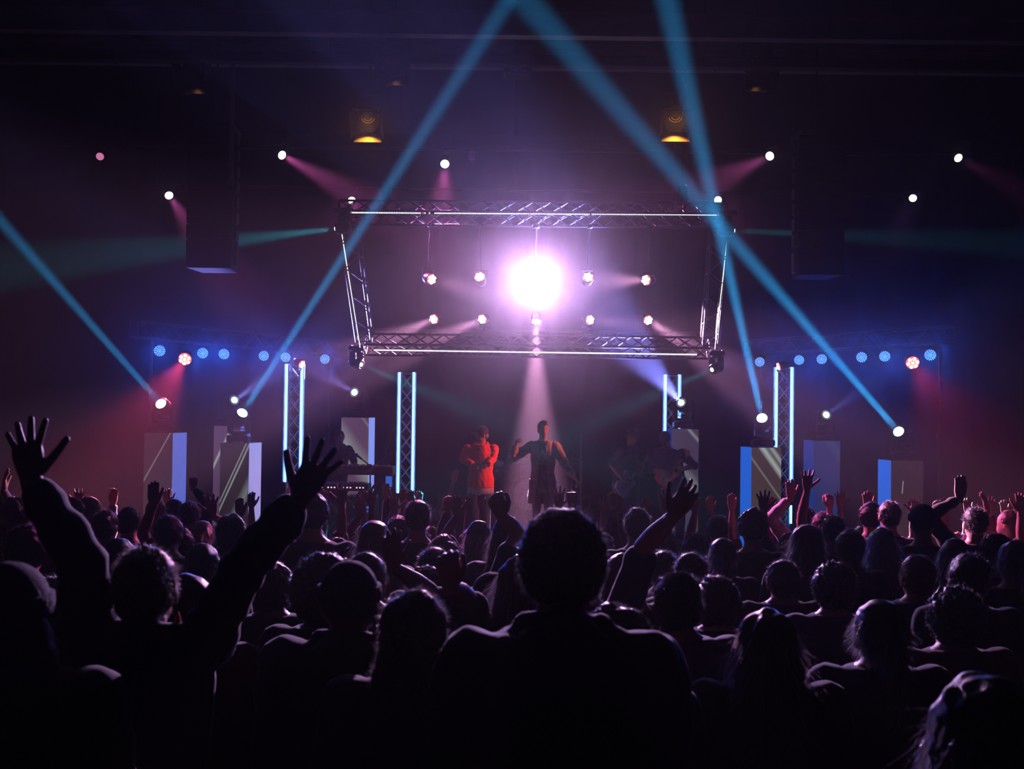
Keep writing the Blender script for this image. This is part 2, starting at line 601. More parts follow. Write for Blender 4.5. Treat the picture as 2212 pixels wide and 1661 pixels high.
MH_BASE = MB().box((0, 0, .055), (.36, .27, .11), bev=.018).box((0, 0, .118), (.20, .20, .02), bev=.005).mesh('base')
MH_BASE.materials.append(M_FIX)
MH_FOOT = MB().box((0, 0, .01), (.04, .04, .02)).mesh('foot')
MH_FOOT.materials.append(M_BLACK)
mb = MB()
mb.box((0, 0, .15), (.34, .12, .05), bev=.015)
for s in (-1, 1):
    mb.loft([[Vector((s * .155 + dx * .018, dy * wy, z)) for dx, dy in ((-1, -1), (1, -1), (1, 1), (-1, 1))] for z, wy in ((.14, .075), (.25, .09), (.38, .085), (.45, .06), (.475, .03))])
MH_YOKE = mb.mesh('yoke')
MH_YOKE.materials.append(M_FIX)
MH_HEAD = MB().lathe([(.02, -.19), (.085, -.185), (.115, -.15), (.13, -.08), (.13, .02), (.122, .10), (.11, .145), (.105, .15), (.09, .15), (.085, .12)], 22).mesh('head', True)
MH_HEAD.materials.append(M_FIX)
MH_RING = MB().hoop([(.118, .09), (.128, .095), (.128, .115), (.118, .12)], 22).mesh('trim_ring', True)
MH_RING.materials.append(M_ALUD)
MH_HANDLE = MB().tube([(-.10, .0, -.09), (-.10, .17, -.09), (.10, .17, -.09), (.10, .0, -.09)], .01, 6).mesh('handle', True)
MH_HANDLE.materials.append(M_FIX)


def moving_head(label, p, aim, lens_r, m, lamps, group, size=1.0, hang=False):
    """p: underside of the base (or its top when hanging); aim: beam direction"""
    aim = Vector(aim).normalized()
    root = thing('moving_head_light', label, 'stage light', p, 0, group)
    flip = Matrix.Rotation(PI, 4, 'Y') if hang else Matrix.Identity(4)
    S = Matrix.Scale(size, 4)
    put('base', MH_BASE, None, root, flip @ S)
    for sx in (-1, 1):
        for sy in (-1, 1):
            put('foot', MH_FOOT, None, root, flip @ S @ Matrix.Translation((sx * .13, sy * .09, -.015)))
    la = aim.copy()
    if hang:
        la = flip.to_3x3() @ la
    pan = math.atan2(la.y, la.x) - PI / 2
    Y = flip @ S @ Matrix.Rotation(pan, 4, 'Z')
    put('yoke', MH_YOKE, None, root, Y)
    c = (flip @ S) @ Vector((0, 0, .40))
    H = frame_z(c, aim, Y.to_3x3() @ Vector((1, 0, 0))) @ S
    hd = put('head', MH_HEAD, None, root, H)
    put('trim_ring', MH_RING, None, hd)
    put('handle', MH_HANDLE, None, hd)
    put('lens', lens_mesh('disc', lens_r, m), None, hd, Matrix.Translation((0, 0, .135)))
    for col, watt, deg, blend, rad in lamps:
        spot(root, c + aim * .20 * size, aim, col, watt, deg, blend, rad)
    return root


HEAD_OFF = 0.40
exec_lights = []
# -- columns with glow painted on front and side for projected light, each carrying a moving head
PROJECTIONS = {}


def projection_mat(seed, base, streak, ang, offs, widths, estr=1.0):  # emission paints the projected streaks and tone on a column front
    m = bpy.data.materials.new('column_projection')
    m.use_nodes = True
    nt = m.node_tree
    p = nt.nodes['Principled BSDF']
    p.inputs['Base Color'].default_value = (.03, .028, .03, 1)
    p.inputs['Roughness'].default_value = .7
    tc = nt.nodes.new('ShaderNodeTexCoord')
    sep = nt.nodes.new('ShaderNodeSeparateXYZ')
    nt.links.new(tc.outputs['Object'], sep.inputs[0])

    def mth(op, a, b=None):
        n_ = nt.nodes.new('ShaderNodeMath')
        n_.operation = op
        for i, s in enumerate((a, b)):
            if s is None:
                continue
            if isinstance(s, (int, float)):
                n_.inputs[i].default_value = s
            else:
                nt.links.new(s, n_.inputs[i])
        return n_.outputs[0]
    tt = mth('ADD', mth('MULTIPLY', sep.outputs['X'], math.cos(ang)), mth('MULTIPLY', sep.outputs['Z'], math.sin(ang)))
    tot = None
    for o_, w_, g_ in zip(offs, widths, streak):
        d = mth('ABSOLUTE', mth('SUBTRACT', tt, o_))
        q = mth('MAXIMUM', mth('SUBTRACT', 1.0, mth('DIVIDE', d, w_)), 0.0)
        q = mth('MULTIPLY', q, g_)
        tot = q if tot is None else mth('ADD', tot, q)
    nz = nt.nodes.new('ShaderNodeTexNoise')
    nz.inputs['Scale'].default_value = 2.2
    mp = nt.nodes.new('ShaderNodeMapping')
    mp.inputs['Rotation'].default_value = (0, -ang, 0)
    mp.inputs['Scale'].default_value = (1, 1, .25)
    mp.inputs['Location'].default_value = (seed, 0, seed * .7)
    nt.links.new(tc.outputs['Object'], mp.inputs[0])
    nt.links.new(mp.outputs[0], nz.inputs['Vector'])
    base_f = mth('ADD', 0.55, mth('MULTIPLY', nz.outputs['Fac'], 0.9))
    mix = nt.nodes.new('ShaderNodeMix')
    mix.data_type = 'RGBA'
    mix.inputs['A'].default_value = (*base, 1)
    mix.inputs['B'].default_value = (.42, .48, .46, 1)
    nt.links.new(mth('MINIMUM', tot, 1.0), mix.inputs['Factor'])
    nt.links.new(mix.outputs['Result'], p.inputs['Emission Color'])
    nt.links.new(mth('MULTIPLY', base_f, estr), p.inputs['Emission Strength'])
    m.cycles.emission_sampling = 'NONE'
    return m


M_COL = mat('column_skin', (.12, .11, .13), .7)
M_SIDE_A = mat('column_side_blue', (.2, .3, .7), .6, emit=(.16, .25, 1.0), estr=.62, sample='NONE', var=.1)  # side faces glow in place of blue light thrown on them
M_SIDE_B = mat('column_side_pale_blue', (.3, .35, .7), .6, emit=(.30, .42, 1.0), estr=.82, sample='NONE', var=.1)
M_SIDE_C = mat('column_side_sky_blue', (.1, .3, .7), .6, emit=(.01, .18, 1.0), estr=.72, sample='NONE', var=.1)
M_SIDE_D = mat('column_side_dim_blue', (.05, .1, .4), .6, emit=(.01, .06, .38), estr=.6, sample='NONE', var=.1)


def column(label, x0, x1, xs_, ytop, d, screen, side, dep=.42):
    """front from pixel x0..x1, bright side towards pixel xs_, top at pixel ytop"""
    a, b = W(x0, ytop, d), W(x1, ytop, d)
    top = (a.z + b.z) / 2
    wd = abs(b.x - a.x)
    cx = (a.x + b.x) / 2
    h = top - STAGE_Z
    # turn so that the visible side shows
    s = 1 if xs_ > x1 else -1
    sidepx = abs(xs_ - (x1 if s > 0 else x0)) / (FPX / d)
    root = thing('plinth_column', label, 'column', (cx, d + dep / 2, STAGE_Z), 0, 'light-clad columns under the moving heads')
    # skewed footprint: the side face is angled back outward
    hx = wd / 2
    ex = sidepx
    fp = [(-hx, -dep / 2), (hx, -dep / 2), (hx, dep / 2), (-hx, dep / 2)]
    fp = [(-hx - (ex if s < 0 else 0) * 0, -dep / 2), (hx, -dep / 2), (hx + (ex if s > 0 else 0), dep / 2 - .1), (hx * .8, dep / 2), (-hx * .8, dep / 2), (-hx - (ex if s < 0 else 0), dep / 2 - .1)]
    mb = MB().loft([[Vector((x, y, z)) for x, y in fp] for z in (0, h)])
    mb.build('column_body', M_COL, root)
    MB().box((0, -dep / 2 - .004, h / 2), (wd, .008, h)).build('front_projection', screen, root)
    p0 = Vector((s * hx, -dep / 2, 0))
    p1 = Vector((s * (hx + ex), dep / 2 - .1, 0))
    nrm = Vector((s, -ex / dep, 0)).normalized() * .005
    q = [p0 + nrm, p1 + nrm, p1, p0]
    if s < 0:
        q = q[::-1]
    MB().loft([[Vector((c.x, c.y, z)) for c in q] for z in (0, h)]).build('side_projection', side, root)
    return Vector((cx, d + dep / 2, top))


GRAYP = (.055, .040, .052)
scr1 = projection_mat(1, (.022, .018, .026), (.45,), -.496, (-.62,), (.014,), 1.0)
scr2 = projection_mat(2, (.085, .048, .10), (.8,), -.42, (-.60,), (.03,), 1.0)
scr3 = projection_mat(3, (.024, .016, .017), (.55, .6, .3), -.415, (-.445, -.400, -.16), (.014, .018, .09), 1.1)
scr4 = projection_mat(4, (.115, .058, .11), (.35, .5), .65, (1.20, .72), (.03, .22), 1.0)
scr5 = projection_mat(5, (.060, .044, .085), (.55, .3), .72, (1.16, .65), (.04, .10), 1.0)
scr6 = projection_mat(6, (.060, .036, .034), (.95, .75, .3), .62, (.83, .93, .62), (.06, .05, .02), 1.0)
scr7 = projection_mat(7, (.018, .032, .13), (.05,), .6, (.9,), (.1,), .9)
scr8 = projection_mat(8, (.026, .014, .016), (.02,), -.1, (.05,), (.01,), 1.0)
DF, DR = 14.5, 17.0
heads = []
tops = {}
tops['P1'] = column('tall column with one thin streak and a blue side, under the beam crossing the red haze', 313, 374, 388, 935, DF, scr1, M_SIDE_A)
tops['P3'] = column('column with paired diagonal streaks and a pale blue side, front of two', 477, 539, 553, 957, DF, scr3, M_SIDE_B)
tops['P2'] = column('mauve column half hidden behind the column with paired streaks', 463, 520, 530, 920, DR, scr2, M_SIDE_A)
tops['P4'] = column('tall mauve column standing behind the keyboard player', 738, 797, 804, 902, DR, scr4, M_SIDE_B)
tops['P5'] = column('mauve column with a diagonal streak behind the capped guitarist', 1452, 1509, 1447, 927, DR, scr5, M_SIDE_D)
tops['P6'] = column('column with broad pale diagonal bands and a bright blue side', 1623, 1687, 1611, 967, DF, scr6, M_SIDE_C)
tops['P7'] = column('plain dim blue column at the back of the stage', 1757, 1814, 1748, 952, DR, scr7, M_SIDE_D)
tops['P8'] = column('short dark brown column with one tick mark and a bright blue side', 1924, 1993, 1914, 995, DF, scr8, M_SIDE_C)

c8 = tops['P8']
pt8 = W(1948, 1052, DF)
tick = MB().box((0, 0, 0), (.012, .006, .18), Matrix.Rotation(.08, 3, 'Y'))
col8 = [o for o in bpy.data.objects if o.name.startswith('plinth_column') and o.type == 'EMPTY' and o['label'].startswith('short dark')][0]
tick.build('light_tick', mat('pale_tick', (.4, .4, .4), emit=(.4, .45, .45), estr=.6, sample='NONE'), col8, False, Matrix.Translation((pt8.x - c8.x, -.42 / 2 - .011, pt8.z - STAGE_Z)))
gh = 'moving head lights on the columns'


def beam_dir(p, q):
    return (Vector(q) - Vector(p)).normalized()


def col_head(key, lens_px, far, label, lens_r, m, lamps, size=1.0):
    t = tops[key]
    c = t + Vector((0, 0, .015 + .40 * size))
    aim = beam_dir(c, far)
    return moving_head(label, t + Vector((0, 0, .015)), aim, lens_r, m, lamps, gh, size)


FB = 1050000.0
def beam(col, w, deg, blend, rad):
    return [(col, w, deg, blend, rad)]


col_head('P1', (345, 878), W(-40, 430, 10.5), 'moving head light throwing a blue beam over the crowd, its column in red haze', .088, M_LENSC, beam(CYAN, FB * 2.0, 1.7, .8, .045), .86)
col_head('P3', (520, 895), W(1105, -10, 10.0), 'moving head light with a greenish lens on the column with paired streaks', .088, M_LENSC, beam(CYAN, FB * 3.6, 1.7, .8, .045), .86)
col_head('P6', (1648, 908), W(1428, -60, 8.5), 'moving head light throwing a steep cyan beam beside the blue tower', .088, M_LENSC, beam(CYAN, FB * 2.86, 2.0, .8, .045), .86)
col_head('P8', (1948, 933), W(1108, -30, 8.5), 'moving head light throwing a long cyan beam from the short brown column', .088, M_LENSC, beam(CYAN, FB * 3.12, 2.0, .8, .045), .86)
col_head('P2', (503, 868), W(680, 745, 15.0), 'moving head light with a short violet beam on the half hidden column', .055, M_LENSC, beam(VIOLET, 28709.5, 15, .8, .03), .95)
col_head('P4', (760, 845), W(640, 775, 15.0), 'moving head light above the keyboard player', .055, M_LENSC, beam(VIOLET, 15198.4, 15, .8, .03), .95)
col_head('P5', (1475, 872), W(1290, 660, 14.0), 'moving head light throwing a broad violet beam behind the capped guitarist', .055, M_LENSC, beam((.20, .22, 1.0), 161049.6, 19, .8, .03), .95)
col_head('P7', (1788, 897), W(1880, 830, 15.5), 'moving head light with a faint blue beam on the plain blue column', .055, M_LENSC, beam((.12, .2, 1.0), 13045.0, 12, .8, .03), .95)

# -- moving heads on the corners of the frame
gc = 'small moving heads on the corners of the square frame'
def corner_head(p, far, label, w, hang=True, deg=11):
    c = Vector(p) + Vector((0, 0, -.40 * .6 if hang else .4 * .6))
    moving_head(label, p, beam_dir(c, far), .05, M_LENSC, beam(TEAL, w, deg, .8, .03), gc, .6, hang)


def corner_at(px, py, d, far, label, w, deg=11):
    aimless = W(px, py, d)
    aim = beam_dir(aimless, far)
    p = aimless - aim * .09 + Vector((0, 0, .24))
    corner_head(p, far, label, w, True, deg)


corner_at(724, 494, 12.74, W(500, 520, 12.62), 'small moving head with a teal beam on the upper frame corner, keyboard side', 68339.7)
corner_at(1586, 498, 12.74, W(1760, 506, 12.6), 'small moving head with a faint teal beam on the upper frame corner, guitarist side', 29894.7, 8)
corner_at(781, 788, 14.5, W(930, 850, 14.0), 'small moving head with a teal beam under the lower frame corner, keyboard side', 24989.3)
corner_at(1537, 799, 14.5, W(1400, 860, 14.0), 'small moving head with a teal beam under the lower frame corner, guitarist side', 22210.7)

# -- wash lights inside the frame
gi = 'pink wash lights inside the square frame'
top_mid = lambda px: W(px, 484, 13.1)


def wash(px, py, d, far, label, watt, deg, blend=.9, col=PINK, hang_to=None, size=.85, up=True):
    p = W(px, py, d)
    f = (p.x - TL.x) / (TR.x - TL.x)
    anc = TL.lerp(TR, f) - Vector((0, 0, TS * .72)) if up else QL.lerp(QR, (p.x - QL.x) / (QR.x - QL.x)) + Vector((0, 0, .1))
    return par('wash_light', label, p, beam_dir(p, far), size, 'cluster', M_LENSW, (col, watt, deg, blend), gi, up=up, bez=M_FRINGE, anchor=anc)


wash(931, 603, 13.2, W(1060, 640, 12.2), 'wash light hung from the top truss, its beam slanting towards the white lamp', 30419.8, 15)
wash(1037, 600, 13.2, W(1000, 480, 12.2), 'dim tilted wash light hung beside the white lamp, keyboard side', 1050.0, 25)
wash(1270, 600, 13.2, W(1300, 500, 12.2), 'dim tilted wash light hung beside the white lamp, guitarist side', 1050.0, 25)
wash(1397, 605, 13.2, W(1230, 610, 12.0), 'bright wash light hung from the top truss, throwing a wide beam at the white lamp', 31597.0, 22)
wash(938, 689, 17.05, W(810, 745, 15.4), 'wash light standing on the rear truss, first from the keyboard side', 63098.4, 16, up=False, size=1.0)
wash(1043, 689, 17.05, W(900, 750, 15.4), 'wash light standing on the rear truss, second from the keyboard side', 63098.4, 16, up=False, size=1.0)
wash(1158, 692, 17.05, W(1158, 930, 15.8), 'wash light on the rear truss shining straight down on the singer', 198121.3, 21, up=False, size=1.0)
wash(1273, 691, 17.05, W(1420, 705, 15.4), 'wash light standing on the rear truss, second from the guitarist side', 25767.2, 14, up=False, size=1.0)
wash(1399, 691, 17.05, W(1510, 762, 15.4), 'wash light standing on the rear truss, first from the guitarist side', 65064.0, 16, up=False, size=1.0)
# the white blinder facing the hall
pb = W(1155, 605, 13.3)
bl = thing('blinder_lamp', 'big glaring white lamp in the middle of the square frame', 'stage light', pb)
aimb = (CAM + Vector((0, 0, -.9)) - pb).normalized()
Rb = frame_z((0, 0, 0), aimb)
put('body', PAR_BODY, None, bl, Rb @ Matrix.Scale(2.1, 4))
M_BLIND = mat('blinding_lens', (1, 1, 1), emit=(1.0, .92, .98), estr=60.0, sample='NONE')
put('lens', lens_mesh('disc', .17, M_BLIND), None, bl, Rb @ Matrix.Translation((0, 0, .02)))
anc = TL.lerp(TR, (pb.x - TL.x) / (TR.x - TL.x)) - Vector((0, 0, TS * .72)) - pb
rod('hanger', (0, .1, .1), anc, .014, M_BLACK, bl)
MB().box(anc, (.09, .09, .06), bev=.01).build('clamp', M_BLACK, bl)
spot(bl, aimb * .12, aimb, (.80, .43, 1.0), 6400, 33, 1.0, .08)

# -- pink pars on two battens high above
def batten(y, z, x0, x1, label):
    b = thing('lighting_batten', label, 'pipe', (x0, y, z), 0, 'lighting battens above the stage')
    rod('pipe', (0, 0, 0), (x1 - x0, 0, 0), .025, M_BLACK, b)
    k = 0
    while k <= 4:
        x = (x1 - x0) * (.06 + .22 * k)
        rod('drop_wire', (x, 0, 0), (x, 0, 8.895 - z), .005, M_BLACK, b)
        k += 1


ZB = W(1106, 322, 16.0).z
batten(16.0, ZB, -8.2, 8.2, 'long black pipe above the square frame, the nearer of two')
batten(19.0, ZB, -7.6, 7.6, 'long black pipe above the square frame, the farther of two')
gp = 'round pink lamps on the high pipes'


def bpar(px, py, d, far, label, m, watt, deg=17, size=1.0, col=MAGENTA):
    p = W(px, py, d)
    yb = 16.0 if d < 17.5 else 19.0
    return par('hanging_lamp', label, p, beam_dir(p, far), size, 'disc', m, (col, watt, deg, .9) if watt else None, gp, anchor=(p.x, yb, ZB))


bpar(216, 338, 15.9, W(120, 480, 12), 'dim pink round lamp, farthest out on the near pipe, keyboard side', M_LENSP, 0.0, size=.75)
bpar(609, 335, 15.9, W(800, 440, 14.2), 'round lamp throwing a magenta beam towards the frame, keyboard side', M_LENSW, 26693.8, 15, .85)
bpar(1020, 340, 15.9, W(1000, 500, 14), 'unlit round lamp above the top truss', M_LENSDIM, 0.0, size=.75)
bpar(961, 354, 15.9, W(955, 470, 13.6), 'round lamp shining straight down onto the top truss', M_LENSW, 8200.5, 15, .85)
bpar(1663, 337, 15.9, W(1540, 395, 14.2), 'round lamp throwing a magenta beam towards the frame, guitarist side', M_LENSW, 10191.5, 15, .85)
bpar(2070, 341, 15.9, W(2200, 410, 14.2), 'round lamp with a faint magenta beam, farthest out, guitarist side', M_LENSW, 1397.5, 16, .8)
bpar(2196, 408, 15.9, W(2150, 560, 13), 'unlit dark lamp at the very end of the near pipe', M_FIX, 0, size=.95)
bpar(365, 422, 18.9, W(445, 540, 17.0), 'round lamp with its beam cut off by the black speaker stack', M_LENSW, 9347.8, 18, .95)
bpar(760, 433, 18.9, W(745, 520, 15), 'round lamp peeping over the frame corner, keyboard side', M_LENSW, 200, 18, .85)
bpar(1551, 432, 18.9, W(1560, 520, 15), 'round lamp peeping over the frame corner, guitarist side', M_LENSW, 200, 18, .85)
bpar(1972, 428, 18.9, W(1930, 520, 16), 'round lamp with a very faint violet beam on the far pipe', M_LENSW, 206.9, 14, .85, col=(.5, .2, .8))

# -- red lamps
gr_ = 'red glaring lamps on the side trusses and towers'


def tower_corner(px0, px1, ytop, d, side):
    a, b_ = W(px0, ytop, d), W(px1, ytop, d)
    s = abs(b_.x - a.x) * .80
    return Vector(((a.x + b_.x) / 2 + side * s / 2, d + s * .1, a.z - .05))


def red_par(px, py, d, far, label, watt, deg, size, col=RED, anc=None):
    on_tower = anc is not None
    if d is None:
        f = (px - 290) / (742 - 290) if px < 1106 else (2052 - px) / (2052 - 1618)
        d = 15.2 + 3.2 * f - .12
        anc = (SL0.lerp(SL1, f) if px < 1106 else SR0.lerp(SR1, f)) - Vector((0, 0, .12))
    p = W(px, py, d)
    r = par('red_lamp', label, p, beam_dir(p, far), size, 'cluster', M_LENSRC, (col, watt, deg, .9), gr_, hang=.2, bez=M_LENSR, anchor=anc, up=not on_tower)
    return r


red_par(400, 775, None, W(250, 1010, 12.2), 'glaring red lamp on the keyboard-side truss, its beam falling to the column', 15561.2, 26, 1.25)
red_par(1971, 783, None, W(2075, 940, 12.6), 'glaring red lamp on the guitarist-side truss', 3355.1, 26, 1.25)
red_par(650, 786, 14.98, W(760, 850, 14.6), 'red lamp on top of the blue tower on the keyboard side', 3494.9, 24, .75, anc=tower_corner(619, 652, 786, 15.25, 1))
red_par(1684, 791, 14.98, W(1040, 975, 14.9), 'red lamp on top of the blue tower on the guitarist side', 1764.4, 20, .75, (1.0, .12, .05), anc=tower_corner(1678, 1711, 793, 15.25, -1))

# -- blue LED cans under the side trusses
gb = 'blue LED lamps under the side trusses'
for px, py, lab in ((345, 757, 'blue LED lamp at the outer end of the keyboard-side truss, beyond the red lamp'),
                    (438, 762, 'blue LED lamp right beside the red lamp on the keyboard-side truss'),
                    (484, 764, 'second blue LED lamp inward of the red lamp, keyboard-side truss'),
                    (570, 768, 'third blue LED lamp inward of the red lamp, keyboard-side truss'),
                    (617, 771, 'blue LED lamp just above the keyboard-side blue tower'),
                    (702, 775, 'blue LED lamp at the inner end of the keyboard-side truss'),
                    (1641, 781, 'blue LED lamp at the inner end of the guitarist-side truss'),
                    (1726, 777, 'blue LED lamp just past the guitarist-side blue tower'),
                    (1775, 775, 'third blue LED lamp inward of the red lamp, guitarist-side truss'),
                    (1861, 771, 'second blue LED lamp inward of the red lamp, guitarist-side truss'),
                    (1911, 769, 'blue LED lamp right beside the red lamp on the guitarist-side truss'),
                    (2009, 766, 'blue LED lamp at the outer end of the guitarist-side truss, beyond the red lamp')):
    if px < 1106:
        f = (px - 290) / (742 - 290)
        d = 15.2 + 3.2 * f
    else:
        f = (2052 - px) / (2052 - 1618)
        d = 15.2 + 3.2 * f
    near_stand = px in (702, 1641)
    p = W(px, py, d - (.28 if near_stand else .12))
    anc = ((SL0.lerp(SL1, f) if px < 1106 else SR0.lerp(SR1, f)) + Vector((0, -.12, -.12))) if near_stand else None
    par('blue_led_lamp', lab, p, Vector((-p.x * .05, -1, -.22)), .98, 'dots', M_BLUELED, ((.02, .10, 1.0), 190, 60, 1.0), gb, hang=.16, face=M_BLUEFACE, anchor=anc)

# -- truss towers with vertical blue tubes
M_TOWER = mat('tower_aluminium', (.55, .55, .58), .4, .5)
M_CHANNEL = mat('tube_glow_white', (.72, .72, .75), .6)  # white backing made wide so the tubes' glow shows beside them


def tower(px0, px1, ytop, d, zt, label, low=None):
    a, b = W(px0, ytop, d), W(px1, ytop, d)
    cx = (a.x + b.x) / 2
    wd = abs(b.x - a.x)
    s = wd * .80
    root = truss('light_tower', (cx, d + s * .6, STAGE_Z), (cx, d + s * .6, a.z - .02), s, (1, 0, 0), label, 'truss towers with blue light tubes', bay=s * 1.3, cross=True, m=M_TOWER, cat='tower')
    MB().box((0, 0, .015), (.55, .55, .03), bev=.008).build('base_plate', M_BLACK, root)
    for px in (px0, px1):
        q = W(px, ytop, d)
        z1, z0 = q.z - STAGE_Z, zt - STAGE_Z
        x = q.x - cx
        y = -s * .6
        tb = MB().cyl((x, y + .0, z0), (x, y + .0, z1), .0175, n=10).build('light_tube', M_TUBECORE, root, True)
        MB().box((x, y + .026, (z0 + z1) / 2), (.080, .018, z1 - z0)).build('tube_glow_channel', M_CHANNEL, tb)
        if low:
            MB().cyl((x, y, low[0] - STAGE_Z), (x, y, low[1] - STAGE_Z), .0175, n=10).build('light_tube', M_TUBECORE, root, True)
    return root


tower(619, 652, 786, 15.25, 1.88, 'truss tower with two blue tubes behind the raised black hand')
tower(863, 894, 804, 17.3, 1.55, 'truss tower with two blue tubes between the keyboard and the man in orange')
tower(1438, 1468, 809, 17.6, 1.75, 'truss tower with two blue tubes behind the capped guitarist')
tower(1678, 1711, 793, 15.25, 1.88, 'truss tower with two blue tubes beside the banded column', (1.35, 1.62))

# -- line array speakers
def array(px0, px1, ybot, ytop, d, label):
    a, b = W(px0, ybot, d), W(px1, ybot, d)
    w = b.x - a.x
    root = thing('line_array', label, 'speaker', ((a.x + b.x) / 2, d + .3, a.z), 0, 'hanging speaker stacks')
    zt = W(px0, ytop, d).z - a.z
    z = 0
    hs = [.34] + [.19] * 30
    i = 0
    while z < zt:
        h = hs[i]
        o = MB().loft([[Vector((x * w / 2 * f, y * .24, zz)) for x, y in ((-1, -1), (1, -1), (.82, 1), (-.82, 1))] for zz, f in ((z + .006, .98 if i else .95), (z + h - .006, 1.0))]).build('cabinet', M_SPK, root)
        MB().box((0, -.246, z + h / 2), (w * .9, .012, h * .84)).build('grille', M_SPK, o)
        for s in (-1, 1):
            MB().box((s * (w / 2 + .008), -.05, z + h / 2), (.02, .12, h * .7)).build('rigging_plate', M_BLACK, o)
        z += h
        i += 1
    MB().box((0, 0, z + .04), (w * .9, .5, .06)).build('fly_bar', M_BLACK, root)
    rod('hoist_chain', (0, 0, z + .05), (0, 0, 8.895 - a.z), .012, M_BLACK, root)


array(395, 495, 577, 300, 11.95, 'black stack of hanging speakers on the keyboard side')
array(1729, 1829, 592, 312, 11.95, 'black stack of hanging speakers on the guitarist side, almost lost in the dark')
# lit cable pipe next to the speaker stack
pc = W(499, 390, 11.83)
rt = thing('hanging_strap', 'narrow grey strap hanging beside the black speaker stack', 'strap', pc)
MB().box((0, 0, .7), (.045, .015, 1.4)).build('strap', M_GIRD, rt)
MB().box((.0, 0, -.02), (.07, .02, .05)).build('hook', M_ALUD, rt)
rod('cable', (0, 0, 1.4), (0, 0, 8.895 - pc.z), .006, M_BLACK, rt)

# -- barn door lamps hung from the girders
def barn(px, py, d, label, lit, tilt=.55, size=1.0):
    p = W(px, py, d)
    root = thing('barn_door_lamp', label, 'stage light', p, 0, 'barn door lamps under the girder')
    aim = Vector((0, -math.cos(tilt), -math.sin(tilt)))
    R = frame_z((0, 0, 0), aim, (1, 0, 0)) @ Matrix.Scale(size, 4)
    MB().lathe([(.05, -.36), (.11, -.33), (.13, -.2), (.13, -.05), (.14, 0), (.125, .0), (.12, -.02)], 18).build('housing', M_FIX, root, True, R)
    if lit > .5:
        MB().lathe([(.115, -.03), (.05, -.025), (.001, -.02)], 22).build('lens', M_FIX, root, True, R)
        for rr_ in (.05, .08):
            pts = [Vector((rr_ * math.cos(t_), -rr_ * math.sin(t_) * -1, -.01)) for t_ in [PI * (.1 + .8 * q / 10) for q in range(11)]]
            MB().tube([(q.x, -q.y * .9 + .06, q.z) for q in pts], .006, 6).build('lens_ring', M_AMBERDIM, root, True, R)
    else:
        MB().lathe([(.115, -.03), (.05, -.025), (.001, -.02)], 22).build('lens', M_FIX, root, True, R)
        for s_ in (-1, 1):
            MB().box((s_ * .05, -.20, .145), (.07, .006, .012)).build('amber_glint_strip', M_AMBGLINT, root, False, R)  # pale strips paint the amber rim of light on dark lamps
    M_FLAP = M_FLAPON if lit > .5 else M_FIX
    for k in range(4):
        a = k * PI / 2
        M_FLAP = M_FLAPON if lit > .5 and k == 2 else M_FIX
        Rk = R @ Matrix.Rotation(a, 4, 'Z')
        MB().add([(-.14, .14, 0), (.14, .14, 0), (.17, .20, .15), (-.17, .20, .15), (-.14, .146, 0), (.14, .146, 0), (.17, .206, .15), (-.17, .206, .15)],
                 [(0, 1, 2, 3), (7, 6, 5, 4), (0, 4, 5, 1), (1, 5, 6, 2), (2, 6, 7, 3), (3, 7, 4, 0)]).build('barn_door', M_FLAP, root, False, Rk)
    back = -aim * .15
    rod('yoke_arm', back + Vector((-.16, 0, 0)), back + Vector((-.16, 0, .3)), .012, M_BLACK, root)
    rod('yoke_arm', back + Vector((.16, 0, 0)), back + Vector((.16, 0, .3)), .012, M_BLACK, root)
    rod('yoke_bar', back + Vector((-.16, 0, .3)), back + Vector((.16, 0, .3)), .012, M_BLACK, root)
    rod('hanger', back + Vector((0, 0, .3)), back + Vector((0, 0, 8.895 - p.z)), .014, M_BLACK, root)
    spot(root, aim * .02, (aim + Vector((0, 0, -.75))).normalized(), AMBER, 22 if lit > .5 else .25, 100, .3, .03)
    return root


M_FLAPON = mat('lit_barn_door', (.35, .28, .15), .6)  # paler amber copy for the bottom flap, painting the lamp's light on it
M_AMBERDIM = mat('amber_ring', (.5, .3, .1), emit=(1.0, .42, .03), estr=.2, sample='NONE')
M_AMBGLINT = mat('amber_glint_paint', (.35, .28, .18), .5)  # amber rim light put into the colour of the strips
barn(795, 264, 12.4, 'barn door lamp glowing amber above the keyboard side of the frame', 1.0)
barn(1459, 262, 12.2, 'barn door lamp glowing amber above the guitarist side of the frame', 1.0)
barn(418, 160, 12.4, 'dark barn door lamp above the speaker stack with only a faint amber rim', .3)
barn(852, 140, 11.8, 'dark barn door lamp against the lit patch of the girder', .3)
barn(1640, 155, 12.4, 'dark barn door lamp next to the hanging white cable', .3)

# white cable and projector
pcab = W(1478, 141, 12.6)
pts = [W(1478, 141, 12.6), W(1480, 155, 12.58), W(1477, 170, 12.57), W(1480, 188, 12.56), W(1480, 198, 12.55), W(1483, 204, 12.55)]
MBc = MB().tube([p - pcab for p in pts], .012, 8)
tag(MBc.build('hanging_cable', M_WCABLE, None, True, Matrix.Translation(pcab)), 'loose white cable end dangling from the girder', 'cable')
pcab = W(1470, 141, 12.62)
pts = [W(1464, 141, 12.62), W(1465, 148, 12.6), W(1470, 153, 12.6), W(1475, 149, 12.6), W(1476, 141, 12.62)]
tag(MB().tube([p - pcab for p in pts], .007, 8).build('cable_loop', M_ALUD, None, True, Matrix.Translation(pcab)), 'short grey cable loop beside the dangling white cable', 'cable')
pp = W(1118, 149, 12.3)
pr = thing('projector', 'small dark projector with a bluish plate hanging under the girder', 'projector', pp)
MB().box((0, .15, .02), (.34, .3, .13), bev=.02).build('body', M_FIX, pr)
